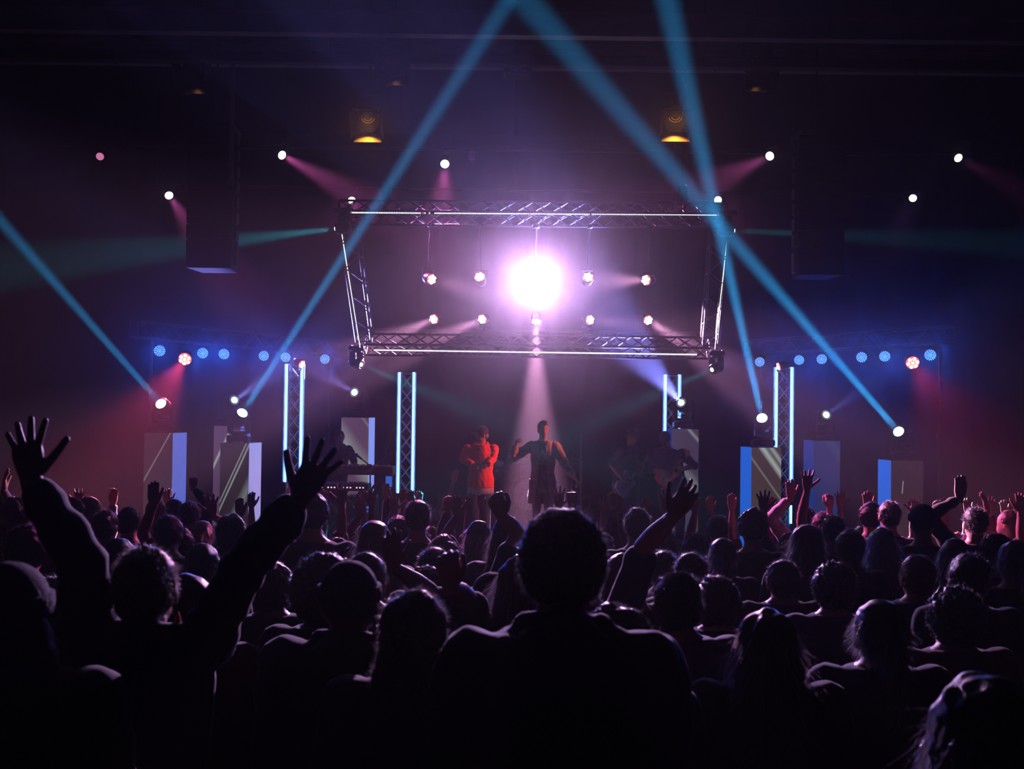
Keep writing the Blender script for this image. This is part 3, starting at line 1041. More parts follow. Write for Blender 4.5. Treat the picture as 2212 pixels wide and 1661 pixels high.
M_PLATE = mat('bluish_plate', (.30, .30, .55), .5, var=.6, scale=60)
MB().box((.01, -.003, 0), (.19, .006, .05)).build('plate', M_PLATE, pr)
MB().cyl((-.13, -.02, .02), (-.13, .02, .02), .03, n=14).build('lens', M_ALUD, pr)
rod('drop_pole', (0, .15, .08), (0, .15, 8.895 - pp.z), .02, M_BLACK, pr)

# ------------------------------------------------------------------ people: tools
def mesh_quads(name, V, Q, m, smooth=True):
    me = bpy.data.meshes.new(name)
    nq = len(Q)
    me.vertices.add(len(V))
    me.vertices.foreach_set('co', np.ascontiguousarray(V, dtype=np.float32).ravel())
    me.loops.add(nq * 4)
    me.loops.foreach_set('vertex_index', np.ascontiguousarray(Q, dtype=np.int32).ravel())
    me.polygons.add(nq)
    me.polygons.foreach_set('loop_start', np.arange(0, nq * 4, 4, dtype=np.int32))
    me.polygons.foreach_set('loop_total', np.full(nq, 4, dtype=np.int32))
    me.polygons.foreach_set('use_smooth', np.full(nq, smooth))
    me.update(calc_edges=True)
    me.validate()
    if m is not None:
        me.materials.append(m)
    return me


QUEUE = []


def soft(name, mb, m, parent, voxel, smooth=3, post=None):
    """queue a shape whose overlapping pieces are fused into one skin"""
    o = put(name, mb.mesh(name), None, parent)
    QUEUE.append((o, m, voxel, smooth, post))
    return o


def flush():
    for o, m, vox, sm, post in QUEUE:
        r = o.modifiers.new('fuse', 'REMESH')
        r.mode = 'VOXEL'
        r.voxel_size = vox
        if sm:
            s = o.modifiers.new('soft', 'SMOOTH')
            s.iterations = sm
            s.factor = .5
    bpy.context.view_layer.update()
    dg = bpy.context.evaluated_depsgraph_get()
    res = []
    for o, m, vox, sm, post in QUEUE:
        eo = o.evaluated_get(dg)
        me = eo.to_mesh()
        V = np.empty(len(me.vertices) * 3, np.float32)
        me.vertices.foreach_get('co', V)
        N = np.empty(len(me.vertices) * 3, np.float32)
        me.vertices.foreach_get('normal', N)
        Q = np.empty(len(me.loops), np.int32)
        me.loops.foreach_get('vertex_index', Q)
        assert len(me.loops) == 4 * len(me.polygons)
        res.append((V.reshape(-1, 3), N.reshape(-1, 3), Q.reshape(-1, 4)))
        eo.to_mesh_clear()
    for (o, m, vox, sm, post), (V, N, Q) in zip(QUEUE, res):
        if post:
            V, Q = post(V, N, Q)
        old = o.data
        o.modifiers.clear()
        o.data = mesh_quads(o.name.split('.')[0], V, Q, m)
        bpy.data.meshes.remove(old)
    out = [(V, Q) for V, N, Q in res]
    QUEUE.clear()
    return out


def waves(P, seed, freq):
    r = np.random.RandomState(seed)
    a = np.zeros(len(P))
    for i in range(6):
        k = r.normal(size=3) * freq * (1 + .35 * i)
        a += np.sin(P @ k + r.uniform(0, 6.28)) / (1 + .4 * i)
    return a / 2.2


def cloth_post(amp, freq, seed, cut=None):
    def f(V, N, Q):
        V = V + N * (amp * waves(V * np.array([1, 1, .6]), seed, freq))[:, None]
        if cut:
            bad = cut(V)
            Q = Q[~bad[Q].any(axis=1)]
        return V, Q
    return f


def join_post(parts):
    def f(V, N, Q):
        for (v2, q2), M in parts:
            A = np.array(M)
            w = v2 @ A[:3, :3].T + A[:3, 3]
            q = q2 if np.linalg.det(A[:3, :3]) > 0 else q2[:, ::-1]
            Q = np.vstack([Q, q + len(V)])
            V = np.vstack([V, w])
        return V, Q
    return f


def hair_post(n, length, width, style, seed, amp=.004, freq=60, zmin=None):
    def f(V, N, Q):
        r = np.random.RandomState(seed)
        V = V + N * (amp * waves(V, seed, freq))[:, None]
        if n:
            idx = r.randint(0, len(V), n)
            p, d = V[idx], N[idx].copy()
            L = length * r.uniform(.4, 1.3, n)[:, None]
            if style == 'curly':
                d = d + r.normal(size=d.shape) * .55
                d2 = d + r.normal(size=d.shape) * .9
            elif style == 'long':
                d = d * .30 + np.array([0, -.05, -1.0]) + r.normal(size=d.shape) * .14
                d2 = d + N[idx] * .35 + r.normal(size=d.shape) * .22
            else:
                d = d * .75 + np.array([0, -.25, -.15]) + r.normal(size=d.shape) * .3
                d2 = d + r.normal(size=d.shape) * .3 + np.array([0, 0, -.3])
            d /= np.linalg.norm(d, axis=1)[:, None]
            d2 /= np.linalg.norm(d2, axis=1)[:, None]
            p0 = p - N[idx] * .003
            p1 = p0 + d * L * .5
            p2 = p1 + d2 * L * .5
            s = np.cross(d, r.normal(size=d.shape))
            s /= np.linalg.norm(s, axis=1)[:, None] + 1e-6
            w = width / 2
            S = np.stack([p0 - s * w, p0 + s * w, p1 + s * w * .8, p1 - s * w * .8, p2 + s * w * .3, p2 - s * w * .3], 1).reshape(-1, 3)
            b = np.arange(n)[:, None] * 6 + len(V)
            q = np.vstack([np.hstack([b, b + 1, b + 2, b + 3]), np.hstack([b + 3, b + 2, b + 4, b + 5])])
            V = np.vstack([V, S])
            Q = np.vstack([Q, q])
        return V, Q
    return f


# hands: wrist at the origin, fingers up +z, palm towards +y, thumb towards -x (a right hand)
def hand_mb(spread=.12, curl=(.1, .1, .1, .1), thumb=.7, tcurl=.15):
    mb = MB()
    mb.loft([[Vector((x * wx, y * wy, z)) for x, y in ((-1, -.4), (-.7, -1), (.7, -1), (1, -.4), (1, .4), (.7, 1), (-.7, 1), (-1, .4))]
             for z, wx, wy in ((-.03, .027, .02), (.0, .028, .02), (.03, .036, .019), (.065, .043, .017), (.092, .042, .014), (.10, .036, .010))])
    mb.ell((-.026, .008, .035), (.018, .016, .032))
    fx = [(-.031, .075, .0108), (-.0105, .084, .0112), (.0105, .077, .0108), (.030, .060, .0095)]
    for i, (x, L, r) in enumerate(fx):
        a = (i - 1.4) * spread
        c = curl[i]
        p = Vector((x, 0, .088))
        d = Vector((math.sin(a), 0, math.cos(a)))
        pts, rad = [p - d * .012], [r * 1.05]
        ang = 0
        for seg, sl in enumerate((.45, .31, .24)):
            ang += c * (1.0 if seg == 0 else 1.15)
            dd = d * math.cos(ang) + Vector((0, math.sin(ang), 0))
            q = pts[-1] + dd * (L * sl + (.012 if seg == 0 else 0))
            pts += [pts[-1].lerp(q, .5), q]
            rad += [r * (1 - .07 * seg), r * (1.0 - .09 * seg)]
        mb.tube(pts, rad, 8)
    t0 = Vector((-.030, .010, .022))
    d = Vector((-math.sin(thumb), .18, math.cos(thumb)))
    d2 = Vector((-math.sin(thumb - tcurl * 2), .25 + tcurl, math.cos(thumb - tcurl * 2)))
    p1 = t0 + d * .045
    p2 = p1 + d2.normalized() * .033
    p3 = p2 + (d2 + Vector((0, tcurl, .1))).normalized() * .026
    mb.tube([t0, p1, p2, p3], [.0155, .0135, .0122, .0105], 8)
    return mb


HAND_KINDS = {
    'spread': dict(spread=.24, curl=(.04, .02, .05, .08), thumb=.95, tcurl=.0),
    'open': dict(spread=.10, curl=(.16, .12, .16, .22), thumb=.62, tcurl=.1),
    'flat': dict(spread=.04, curl=(.06, .05, .06, .08), thumb=.35, tcurl=.05),
    'curl': dict(spread=.07, curl=(.55, .55, .6, .65), thumb=.6, tcurl=.3),
    'fist': dict(spread=.0, curl=(1.45, 1.5, 1.5, 1.5), thumb=.15, tcurl=.5),
    'grip': dict(spread=.02, curl=(1.05, 1.1, 1.1, 1.15), thumb=.4, tcurl=.5),
    'wide': dict(spread=.27, curl=(.05, .03, .05, .07), thumb=.8, tcurl=.05),
}
HANDS = {}
tmp = []
for kn, kw in HAND_KINDS.items():
    for lod, vx in (('near', .0032), ('mid', .0055), ('far', .0078)):
        if kn == 'wide' and lod != 'near':
            continue
        o = soft('hand_shape', hand_mb(**kw), None, None, vx, 2 if lod == 'near' else 1)
        tmp.append((o, (kn, lod)))
for (o, key), vq in zip(tmp, flush()):
    HANDS[key] = vq
for o, key in tmp:
    me = o.data
    bpy.data.objects.remove(o)
    bpy.data.meshes.remove(me)


def hair_mat(name, col, rough=.30):
    m = bpy.data.materials.new(name)
    m.use_nodes = True
    nt = m.node_tree
    nt.nodes.clear()
    out = nt.nodes.new('ShaderNodeOutputMaterial')
    tc = nt.nodes.new('ShaderNodeTexCoord')
    nz = nt.nodes.new('ShaderNodeTexNoise')
    nz.inputs['Scale'].default_value = 90
    rp = nt.nodes.new('ShaderNodeValToRGB')
    rp.color_ramp.elements[0].color = (*[c * .6 for c in col], 1)
    rp.color_ramp.elements[1].color = (*[min(1, c * 1.4) for c in col], 1)
    nt.links.new(tc.outputs['Object'], nz.inputs['Vector'])
    nt.links.new(nz.outputs['Fac'], rp.inputs['Fac'])
    mp = nt.nodes.new('ShaderNodeMapping')
    mp.inputs['Scale'].default_value = (1.0, 1.0, .12)
    nt.links.new(tc.outputs['Object'], mp.inputs[0])
    n2 = nt.nodes.new('ShaderNodeTexNoise')
    n2.inputs['Scale'].default_value = 160
    n2.inputs['Detail'].default_value = 3
    nt.links.new(mp.outputs[0], n2.inputs['Vector'])
    bp = nt.nodes.new('ShaderNodeBump')
    bp.inputs['Strength'].default_value = .45
    bp.inputs['Distance'].default_value = .012
    nt.links.new(n2.outputs['Fac'], bp.inputs['Height'])
    df = nt.nodes.new('ShaderNodeBsdfDiffuse')
    tr = nt.nodes.new('ShaderNodeBsdfTranslucent')
    gl = nt.nodes.new('ShaderNodeBsdfGlossy')
    gl.inputs['Roughness'].default_value = rough
    nt.links.new(rp.outputs[0], df.inputs[0])
    tr.inputs[0].default_value = (*[min(1, .35 + c_ * 1.6) for c_ in col], 1)
    gl.inputs[0].default_value = (*[min(1, .6 + c_) for c_ in col], 1)
    for nd in (df, gl):
        nt.links.new(bp.outputs[0], nd.inputs['Normal'])
    m1 = nt.nodes.new('ShaderNodeMixShader')
    m1.inputs[0].default_value = .35
    m2 = nt.nodes.new('ShaderNodeMixShader')
    fr = nt.nodes.new('ShaderNodeFresnel')
    fr.inputs['IOR'].default_value = 1.5
    nt.links.new(fr.outputs[0], m2.inputs[0])
    nt.links.new(df.outputs[0], m1.inputs[1])
    nt.links.new(tr.outputs[0], m1.inputs[2])
    nt.links.new(m1.outputs[0], m2.inputs[1])
    nt.links.new(gl.outputs[0], m2.inputs[2])
    nt.links.new(m2.outputs[0], out.inputs[0])
    return m


HM = {'dark': hair_mat('dark_brown_hair', (.010, .007, .006)), 'brown': hair_mat('brown_hair', (.035, .02, .013)),
      'blond': hair_mat('blond_hair', (.20, .13, .075)), 'red': hair_mat('auburn_hair', (.08, .024, .012)), 'grey': hair_mat('grey_hair', (.3, .29, .3)),
      'white': hair_mat('pale_hair', (.6, .56, .55))}
SKIN = [mat('light_skin', (.34, .18, .125), .5, var=.08, scale=25, bump=.05), mat('tan_skin', (.22, .11, .07), .5, var=.08, scale=25, bump=.05),
        mat('brown_skin', (.12, .055, .032), .48, var=.1, scale=25, bump=.05)]
CL = {k: mat('cloth_' + k, c, .85, var=.18, scale=30, bump=.15) for k, c in dict(
    black=(.010, .010, .013), charcoal=(.028, .028, .034), navy=(.012, .016, .05), grey=(.10, .10, .11), white=(.55, .53, .55), maroon=(.10, .012, .018),
    green=(.02, .05, .035), denim=(.03, .045, .10), orange=(.78, .055, .016), beige=(.34, .26, .27), tan=(.25, .16, .10)).items()}
M_EYE = mat('eye_white', (.6, .58, .56), .2)
M_LIP = mat('lip', (.28, .10, .09), .4)
M_SHOE = mat('shoe_leather', (.02, .02, .022), .5)
M_KNIT = mat('knit_beanie', (.03, .03, .045), .9, scale=80, bump=.5)
PEOPLE = []
TAKEN = []


def ring(c, rx, ry, n=14):
    return [Vector((c[0] + rx * math.cos(2 * PI * i / n), c[1] + ry * math.sin(2 * PI * i / n), c[2])) for i in range(n)]


def two_bone(S, Hd, l1, l2, pole):
    v = Hd - S
    d = v.length
    dmax = (l1 + l2) * .995
    if d > dmax:
        Hd = S + v * (dmax / d)
        v = Hd - S
        d = dmax
    a = (l1 * l1 - l2 * l2 + d * d) / (2 * d)
    h = math.sqrt(max(l1 * l1 - a * a, 1e-6))
    u = v / d
    pl = Vector(pole) - u * Vector(pole).dot(u)
    pl.normalize()
    return S + u * a + pl * h, Hd




def person(label, px, ytop, d, hair='short', hm='dark', arms=None, rz=0.0, floor=None, H=None, top='black', sleeve=.45, legs='black', b=1.0, skin=0, group='people in the crowd',
           lean=(0, 0), style='tee', face=False, hem=.82, strands=None, seed=None, tilt=0.0, hoodup=False, extra=None, dz=0, shoes=False, headyaw=0.0, collar=False, hairamp=None, sty=None, exact=False):
    seed = seed if seed is not None else int(abs(px * 7 + ytop * 13 + d * 101)) % 9999
    rr = random.Random(seed)
    if floor is None:
        best = None
        for dl in ((0,) if exact else (0, .15, -.15, .3, -.3, .45, -.45, .6, -.6, .75, .9, 1.05)):
            if d + dl < 1.6 or (abs(dl) > .12 * d):
                continue
            q = W(px, ytop, d + dl)
            gap = min((math.hypot((q.x - x_) / 1.15, q.y - y_) for x_, y_ in TAKEN), default=9)
            if best is None or gap > best[0]:
                best = (gap, dl)
            if gap > .44:
                break
        dl = best[1]
        d += dl
        na = {}
        for kk, sp in (arms or {}).items():
            sp = dict(sp)
            if 'd' in sp:
                sp['d'] += dl
            if 'e' in sp:
                sp['e'] = (sp['e'][0], sp['e'][1], sp['e'][2] + dl)
            na[kk] = sp
        arms = na
    ptop = W(px, ytop, d)
    TAKEN.append((ptop.x, ptop.y))
    fz = floor_z(ptop.y) if floor is None else floor
    hthick = {'bald': 0, 'short': .012, 'long': .014, 'curly': .03, 'afro': .055, 'beanie': .02, 'cap': .02, 'tail': .012, 'bun': .012, 'quiff': .035}[hair]
    Hh = (H if H else ptop.z - fz - hthick)
    Hh = max(1.38, Hh)
    root = thing('person', label, 'person', (ptop.x - lean[0] * math.cos(rz) + lean[1] * math.sin(rz), ptop.y - lean[1] * math.cos(rz) - lean[0] * math.sin(rz), fz), rz, group)
    PEOPLE.append((root, Hh))
    Mi = (Matrix.Translation(root.location) @ Matrix.Rotation(rz, 4, 'Z')).inverted()
    k = Hh / 1.75
    vb = min(.019, max(.0085, .0062 + .00095 * d))
    if floor is not None:
        vb = .0105
    lod = 'near' if d < 4.2 else ('mid' if d < 8.5 or floor is not None else 'far')
    lx, ly = lean
    # --- trunk and head, facing +y
    def lz(z):            # lean offset grows above the hips
        f = max(0.0, min(1.0, (z / Hh - .5) / .42))
        f = f * f * (3 - 2 * f)
        return Vector((lx * f, ly * f, 0))
    LV = [(.50, .150, .105, 0), (.545, .165, .118, -.005), (.615, .142, .100, 0), (.70, .158, .112, .0), (.775, .172, .112, -.005), (.812, .166, .094, -.012), (.832, .138, .082, -.014), (.850, .096, .068, -.015), (.868, .060, .058, -.015)]
    body = MB()
    body.loft([ring(Vector((0, yo, z * Hh)) + lz(z * Hh), rx * b * .93, ry * b * .93) for z, rx, ry, yo in LV])
    hc = Vector((0, .0, Hh - .11)) + lz(Hh)
    Rh = Matrix.Rotation(headyaw, 3, 'Z') @ Matrix.Rotation(-tilt, 3, 'X')
    hp = lambda x, y, z: hc + Rh @ Vector((x, y, z))
    body.tube([Vector((0, -.018, .84 * Hh)) + lz(.84 * Hh), hp(0, -.012, -.06)], [.062 * b ** .5, .054], 12)
    body.ell(hp(0, -.008, .005), (.074, .094, .105), Rh)
    body.ell(hp(0, .030, -.055), (.055, .060, .062), Rh)
    for s in (-1, 1):
        body.ell(hp(s * .076, -.004, -.018), (.010, .020, .031), Rh @ Matrix.Rotation(s * .25, 3, 'Z'), 10, 6)
    if face:
        body.tube([hp(0, .086, .012), hp(0, .100, -.022), hp(0, .088, -.03)], [.009, .013, .011], 8)
        body.tube([hp(-.045, .072, .026), hp(0, .086, .026), hp(.045, .072, .026)], [.009, .011, .009], 8)
        body.ell(hp(0, .082, -.058), (.022, .012, .009), Rh)
        body.ell(hp(0, .070, -.098), (.022, .018, .018), Rh)
    # --- arms
    shirt = MB()
    infl = {'tee': .016, 'hoodie': .030, 'jacket': .032, 'dress': .018}[style]
    fy = .8 if style in ('hoodie', 'jacket') else .9
    shirt.loft([ring(Vector((0, yo, z * Hh)) + lz(z * Hh), rx * b * .95 + infl, ry * b * .95 + infl * fy) for z, rx, ry, yo in
                [(.485, .16, .115, 0)] + LV[1:8]])
    if hem < .47:
        shirt.loft([ring(Vector((0, 0, z * Hh)), rx * b + infl, ry * b + infl) for z, rx, ry in ((hem, .185, .135), (.46, .175, .125), (.55, .165, .118))])
    shirt.ell(Vector((0, -.015, .842 * Hh)) + lz(.842 * Hh), (.078 * b, .072, .03))
    if style == 'hoodie' or collar:
        shirt.ell(Vector((0, -.075, .845 * Hh)) + lz(.845 * Hh), (.095, .05, .05))
        shirt.tube([Vector((.085, -.01, .855 * Hh)) + lz(.85 * Hh), Vector((0, -.085, .868 * Hh)) + lz(.85 * Hh), Vector((-.085, -.01, .855 * Hh)) + lz(.85 * Hh)], [.03, .035, .03], 10)
    hands = []
    for side in ('L', 'R'):
        s = 1 if side == 'R' else -1
        spec = (arms or {}).get(side)
        S = Vector((s * .168 * b, -.01, .81 * Hh)) + lz(.81 * Hh)
        l1, l2 = .285 * k, .25 * k
        kind = 'open'
        hz = None
        if spec is None:
            E = S + Vector((s * .05, .01, -l1))
            Wp = E + Vector((s * .0, .06, -l2))
            kind = 'curl'
            pal = Vector((-s, .2, 0))
        else:
            kind = spec.get('k', 'open')
            hd_ = spec.get('d', d - .05)
            Hc = Mi @ W(spec['h'][0], spec['h'][1], hd_)
            pal = Vector(spec.get('pal', (0, 1, .15)))
            if 'dir' in spec:
                hz = Vector(spec['dir']).normalized()
            if 'e' in spec:
                E = Mi @ W(spec['e'][0], spec['e'][1], spec['e'][2] if len(spec['e']) > 2 else d)
                if 's' in spec:
                    S = S + Vector(spec['s'])
                elif E.z > S.z - .05:
                    S = S + Vector((-s * .012, 0, .035))
                if hz is None:
                    hz = (Hc - E).normalized()
                Wp = Hc - hz * .085
            else:
                if Hc.z > S.z:
                    S = S + Vector((-s * .012, 0, .04))
                if hz is None:
                    hz = ((Hc - S).normalized() * .6 + Vector((0, 0, .55))).normalized()
                Wp = Hc - hz * .085
                E, Wp = two_bone(S, Wp, l1, l2, spec.get('pole', (s * 1.0, .25, -.55)))
        if hz is None:
            hz = (Wp - E).normalized()
        m1 = S.lerp(E, .5)
        m2 = E.lerp(Wp, .35)
        body.ell(S, (.058 * b, .058, .058))
        body.tube([S, m1, E, m2, E.lerp(Wp, .75), Wp, Wp + hz * .012], [.056 * b ** .5, .049 * b ** .5, .041, .042, .033, .028, .026], 12)
        # sleeve
        path = [S, S.lerp(E, .33), S.lerp(E, .66), E, E.lerp(Wp, .33), E.lerp(Wp, .66), E.lerp(Wp, .95)]
        rad = [.066 * b ** .5, .061 * b ** .5, .053, .047, .044, .037, .031]
        tt = [0, .17, .33, .5, .67, .83, 1.0]
        if sleeve > .02:
            pp, rd = [], []
            m_ = max(3, int(sleeve * 14))
            for i in range(m_ + 1):
                t = sleeve * i / m_
                j = min(5, int(t * 6))
                fr = t * 6 - j
                pt = path[j].lerp(path[j + 1], fr)
                r0 = rad[j] * (1 - fr) + rad[j + 1] * fr
                wob = .006 * math.sin(i * 2.4 + seed) if sleeve > .6 else 0
                pp.append(pt)
                rd.append(r0 + infl * .55 + wob + (.010 if sleeve < .6 and i == m_ else 0))
            shirt.tube(pp, rd, 12)
        x = pal.cross(hz).normalized()
        y = hz.cross(x)
        M = Matrix((x * s, y, hz)).transposed().to_4x4()
        M.translation = Wp
        sc = .98 if Hh > 1.55 else .92
        lodk = lod
        if kind == 'wide':
            lodk = 'near'
        hands.append((HANDS[(kind, lodk)], M @ Matrix.Scale(sc, 4)))
    soft('body', body, SKIN[skin], root, vb, 3 if vb < .012 else 2, join_post(hands))
    cut = None
    if style == 'jacket' and face:
        def cut(V):
            zz = V[:, 2] / Hh
            half = np.where(zz > .80, .03 + (zz - .80) * .9, .045 + np.clip(.70 - zz, 0, 1) * .16)
            return (V[:, 1] > .02) & (np.abs(V[:, 0]) < half) & (zz > hem - .03) & (np.abs(V[:, 0]) < .14) & (zz < .90)
    nm = {'tee': 'shirt', 'hoodie': 'hooded_sweatshirt', 'jacket': 'overshirt', 'dress': 'shirt'}[style]
    so = soft(nm, shirt, CL[top], root, vb * 1.15 if extra != 'open' else .0065, 2, cloth_post(.007 if style != 'tee' else .004, 16, seed, cut if extra == 'open' else None))
    # --- legs
    leg = MB()
    for s in (-1, 1):
        leg.loft([ring(Vector((s * .085 * b, yo, z * Hh)), rx * b, ry * b, 10) for z, rx, ry, yo in
                  ((.02, .050, .058, 0), (.06, .046, .052, 0), (.20, .056, .062, -.01), (.28, .058, .064, 0), (.42, .082, .088, 0), (.50, .088, .098, 0), (.535, .07, .09, 0))])
    leg.loft([ring(Vector((0, 0, z * Hh)), rx * b, ry * b, 12) for z, rx, ry in ((.45, .13, .095), (.49, .165, .112), (.55, .160, .112), (.585, .142, .1))])
    leg.build('trousers', CL[legs], root, True)
    for s in (-1, 1):
        sh = MB().loft([ring(Vector((s * .088 * b, .055 + yo, z)), rx, ry, 10) for z, rx, ry, yo in ((.002, .045, .125, 0), (.03, .048, .13, 0), (.055, .045, .11, -.012), (.085, .042, .06, -.05), (.10, .03, .04, -.055))])
        sh.build('shoe', M_SHOE, root, True)
    # --- hair and hats
    near = d < 8.5
    ns = strands if strands is not None else (3500 if d < 4.2 else (1300 if d < 8.5 else 300))
    wd = .0006 + .00016 * d
    hv = max(.009, vb * .9)
    hb = MB()
    if hair in ('short', 'tail', 'bun', 'long', 'curly', 'afro', 'quiff'):
        g = {'short': (.009, .012), 'tail': (.010, .012), 'bun': (.010, .012), 'long': (.013, .014), 'curly': (.024, .030), 'afro': (.05, .055), 'quiff': (.008, .02)}[hair]
        hb.ell(hp(0, -.024, .022), (.074 + g[0], .088 + g[0] * .8, .083 + g[1]), Rh, 18, 12)
        if hair in ('short', 'quiff'):
            hb.ell(hp(0, -.045, -.03), (.068 + g[0] * .4, .060, .055), Rh)
        if hair == 'quiff':
            hb.ell(hp(0.01, .045, .095), (.055, .05, .035), Rh)
            hb.ell(hp(.0, .0, .10), (.06, .07, .03), Rh)
        if hair == 'long':
            zb = .775 * Hh
            lo = Vector((0, -.105, zb)) + lz(zb)
            hb.loft([ring(c, rx, ry, 16) for c, rx, ry in ((lo, .09, .03), (lo.lerp(hp(0, -.05, -.10), .5), .118, .055), (hp(0, -.042, -.10), .104, .068), (hp(0, -.035, -.03), .094, .085), (hp(0, -.025, .03), .085, .095))])
        if hair == 'tail':
            hb.tube([hp(0, -.09, .04), hp(0, -.145, .0), hp(0, -.15, -.09), hp(.01, -.125, -.2)], [.03, .034, .032, .012], 10)
        if hair == 'bun':
            hb.ell(hp(0, -.06, .12), (.045, .045, .045))
        sty = {'curly': 'curly', 'afro': 'curly', 'long': 'long', 'tail': 'long'}.get(hair, 'short') if sty is None else sty
        ln = {'curly': .017, 'afro': .02, 'long': .13, 'tail': .06, 'short': .022, 'bun': .025, 'quiff': .028}[hair]
        if sty in ('curly',):
            ln = min(ln, .022)
        am = {'curly': .011, 'afro': .009, 'long': .006}.get(hair, .005) if hairamp is None else hairamp
        soft('hair', hb, HM[hm], root, hv, 1 if hair in ('curly', 'afro') else 2, hair_post(ns, ln, wd, sty, seed, am, 75 if hair in ('curly', 'afro') else 45))
    elif hair == 'beanie':
        hb.ell(hp(0, -.015, .032), (.088, .104, .098), Rh, 18, 12)
        o = soft('beanie', hb, M_KNIT, root, hv, 2)
        cuff = MB().lathe([(.082, .0), (.093, .0), (.096, .02), (.094, .045), (.082, .045)], 22, Matrix.Translation(hp(0, -.012, .012)) @ Rh.to_4x4() @ Matrix.Diagonal((1, 1.12, 1, 1)))
        cuff.build('cuff', M_KNIT, o, True)
    elif hair == 'cap':
        hb.ell(hp(0, -.012, .032), (.085, .103, .088), Rh, 18, 12)
        o = soft('cap', hb, CL.get(extra if extra in CL else 'black', CL['black']), root, hv, 2)
        br = hp(0, .0, .035)
        bd = Rh @ Vector((0, 1, -.12))
        if extra == 'back' or lean[1] < -5:
            bd = Rh @ Vector((0, -1, -.12))
        x = Rh @ Vector((1, 0, 0))
        bm = MB()
        pts = []
        for i in range(13):
            a = PI * i / 12
            pts.append(br + x * .078 * math.cos(a) + bd * (.075 + .085 * math.sin(a)))
        pts += [br + x * -.078 + bd * .05, br + x * .078 + bd * .05]
        bm.loft([[p for p in pts], [p + Vector((0, 0, .006)) for p in pts]])
        bm.build('brim', CL['black'], o)
        soft('hair', MB().ell(hp(0, -.045, -.03), (.074, .062, .055), Rh), HM[hm], root, hv, 2, hair_post(ns // 2, .02, wd, 'short', seed))
    if extra == 'open':
        MB().loft([ring(Vector((0, yo, z * Hh)) + lz(z * Hh), rx * b * .93 + .009, ry * b * .93 + .009) for z, rx, ry, yo in LV[1:8]]).build('tee_shirt', CL['navy'], root, True)
    if face:
        for s in (-1, 1):
            MB().ell(hp(s * .031, .078, .008), (.012, .008, .008), Rh, 10, 6).build('eye', M_EYE, root, True)
        MB().ell(hp(0, .090, -.058), (.021, .006, .007), Rh, 12, 6).build('lips', M_LIP, root, True)
    return root, so, hc, Rh
# ------------------------------------------------------------------ performers
band = 'band members on the stage'
sg = person('singer in a long open beige overshirt and dark logo tee, one fist raised', 1174, 906, 14.7, 'quiff', 'brown', rz=PI - .08, floor=STAGE_Z, top='beige', sleeve=.93, legs='black', style='jacket', hem=.36,
            face=True, extra='open', group=band, headyaw=.25, tilt=.1,
            arms={'R': dict(h=(1117, 950, ), e=(1104, 992, 14.6), d=14.55, k='grip', dir=(-.2, .25, 1), pal=(-1, .3, 0)),
                  'L': dict(h=(1249, 1042), e=(1222, 1004, 14.6), d=14.6, k='curl', pal=(1, .2, 0))})
person('man in a bright orange jacket and cap looking sideways, hands together', 1040, 918, 15.0, 'cap', 'grey', rz=PI + .1, floor=STAGE_Z, top='orange', sleeve=.97, style='hoodie', face=True, group=band, headyaw=-1.15, b=1.08,
       legs='charcoal', hem=.5, tilt=.1,
       arms={'R': dict(h=(1030, 1010), e=(999, 990, 14.95), d=14.75, k='grip', pal=(-1, -.2, 0)), 'L': dict(h=(1046, 1008), e=(1066, 990, 14.95), d=14.75, k='grip', pal=(1, -.2, 0))})
rt = PEOPLE[-1][0]
MB().loft([ring((0, 0, z * PEOPLE[-1][1]), rx, ry) for z, rx, ry in ((.435, .2, .145), (.47, .195, .142), (.52, .185, .13))]).build('undershirt', CL['white'], rt, True)


def ray_plane(px, py, T, n):
    a, b_ = W(px, py, 10.0), W(px, py, 20.0)
    t = (T - a).dot(n) / (b_ - a).dot(n)
    return a.lerp(b_, t)


def play_plane(px, ytop, d, rz, lean, body_r):
    p = W(px, ytop, d)
    f = Vector((-math.sin(rz), math.cos(rz), 0))
    root = Vector((p.x, p.y, 0)) - f * lean
    return root + f * (lean * .16 + body_r + .03), f


def depth_of(p):
    return -(ROT.transposed() @ (p - CAM)).z


def player(label, px, ytop, d, rz, lean, b, body_px, head_px, pick_px, fret_px, **kw):
    T, f = play_plane(px, ytop, d, rz, lean, (.115 if b < 1.2 else .155))
    A, B = ray_plane(*body_px, T, f), ray_plane(*head_px, T, f)
    hp_, hf_ = ray_plane(*pick_px, T + f * .055, f), ray_plane(*fret_px, T + f * .012, f)
    person(label, px, ytop, d, rz=rz, lean=(0, lean), b=b, floor=STAGE_Z, face=True, group=band,
           arms={'R': dict(h=pick_px, d=depth_of(hp_), k='open', dir=(-.8, .05, -.45), pal=(0, -1, 0), pole=(.8, -.5, -.5)),
                 'L': dict(h=fret_px, d=depth_of(hf_), k='grip', dir=(.15, .05, 1), pal=(0, 1, 0), pole=(-.7, -.3, -.7))}, **kw)
    return A, B, f


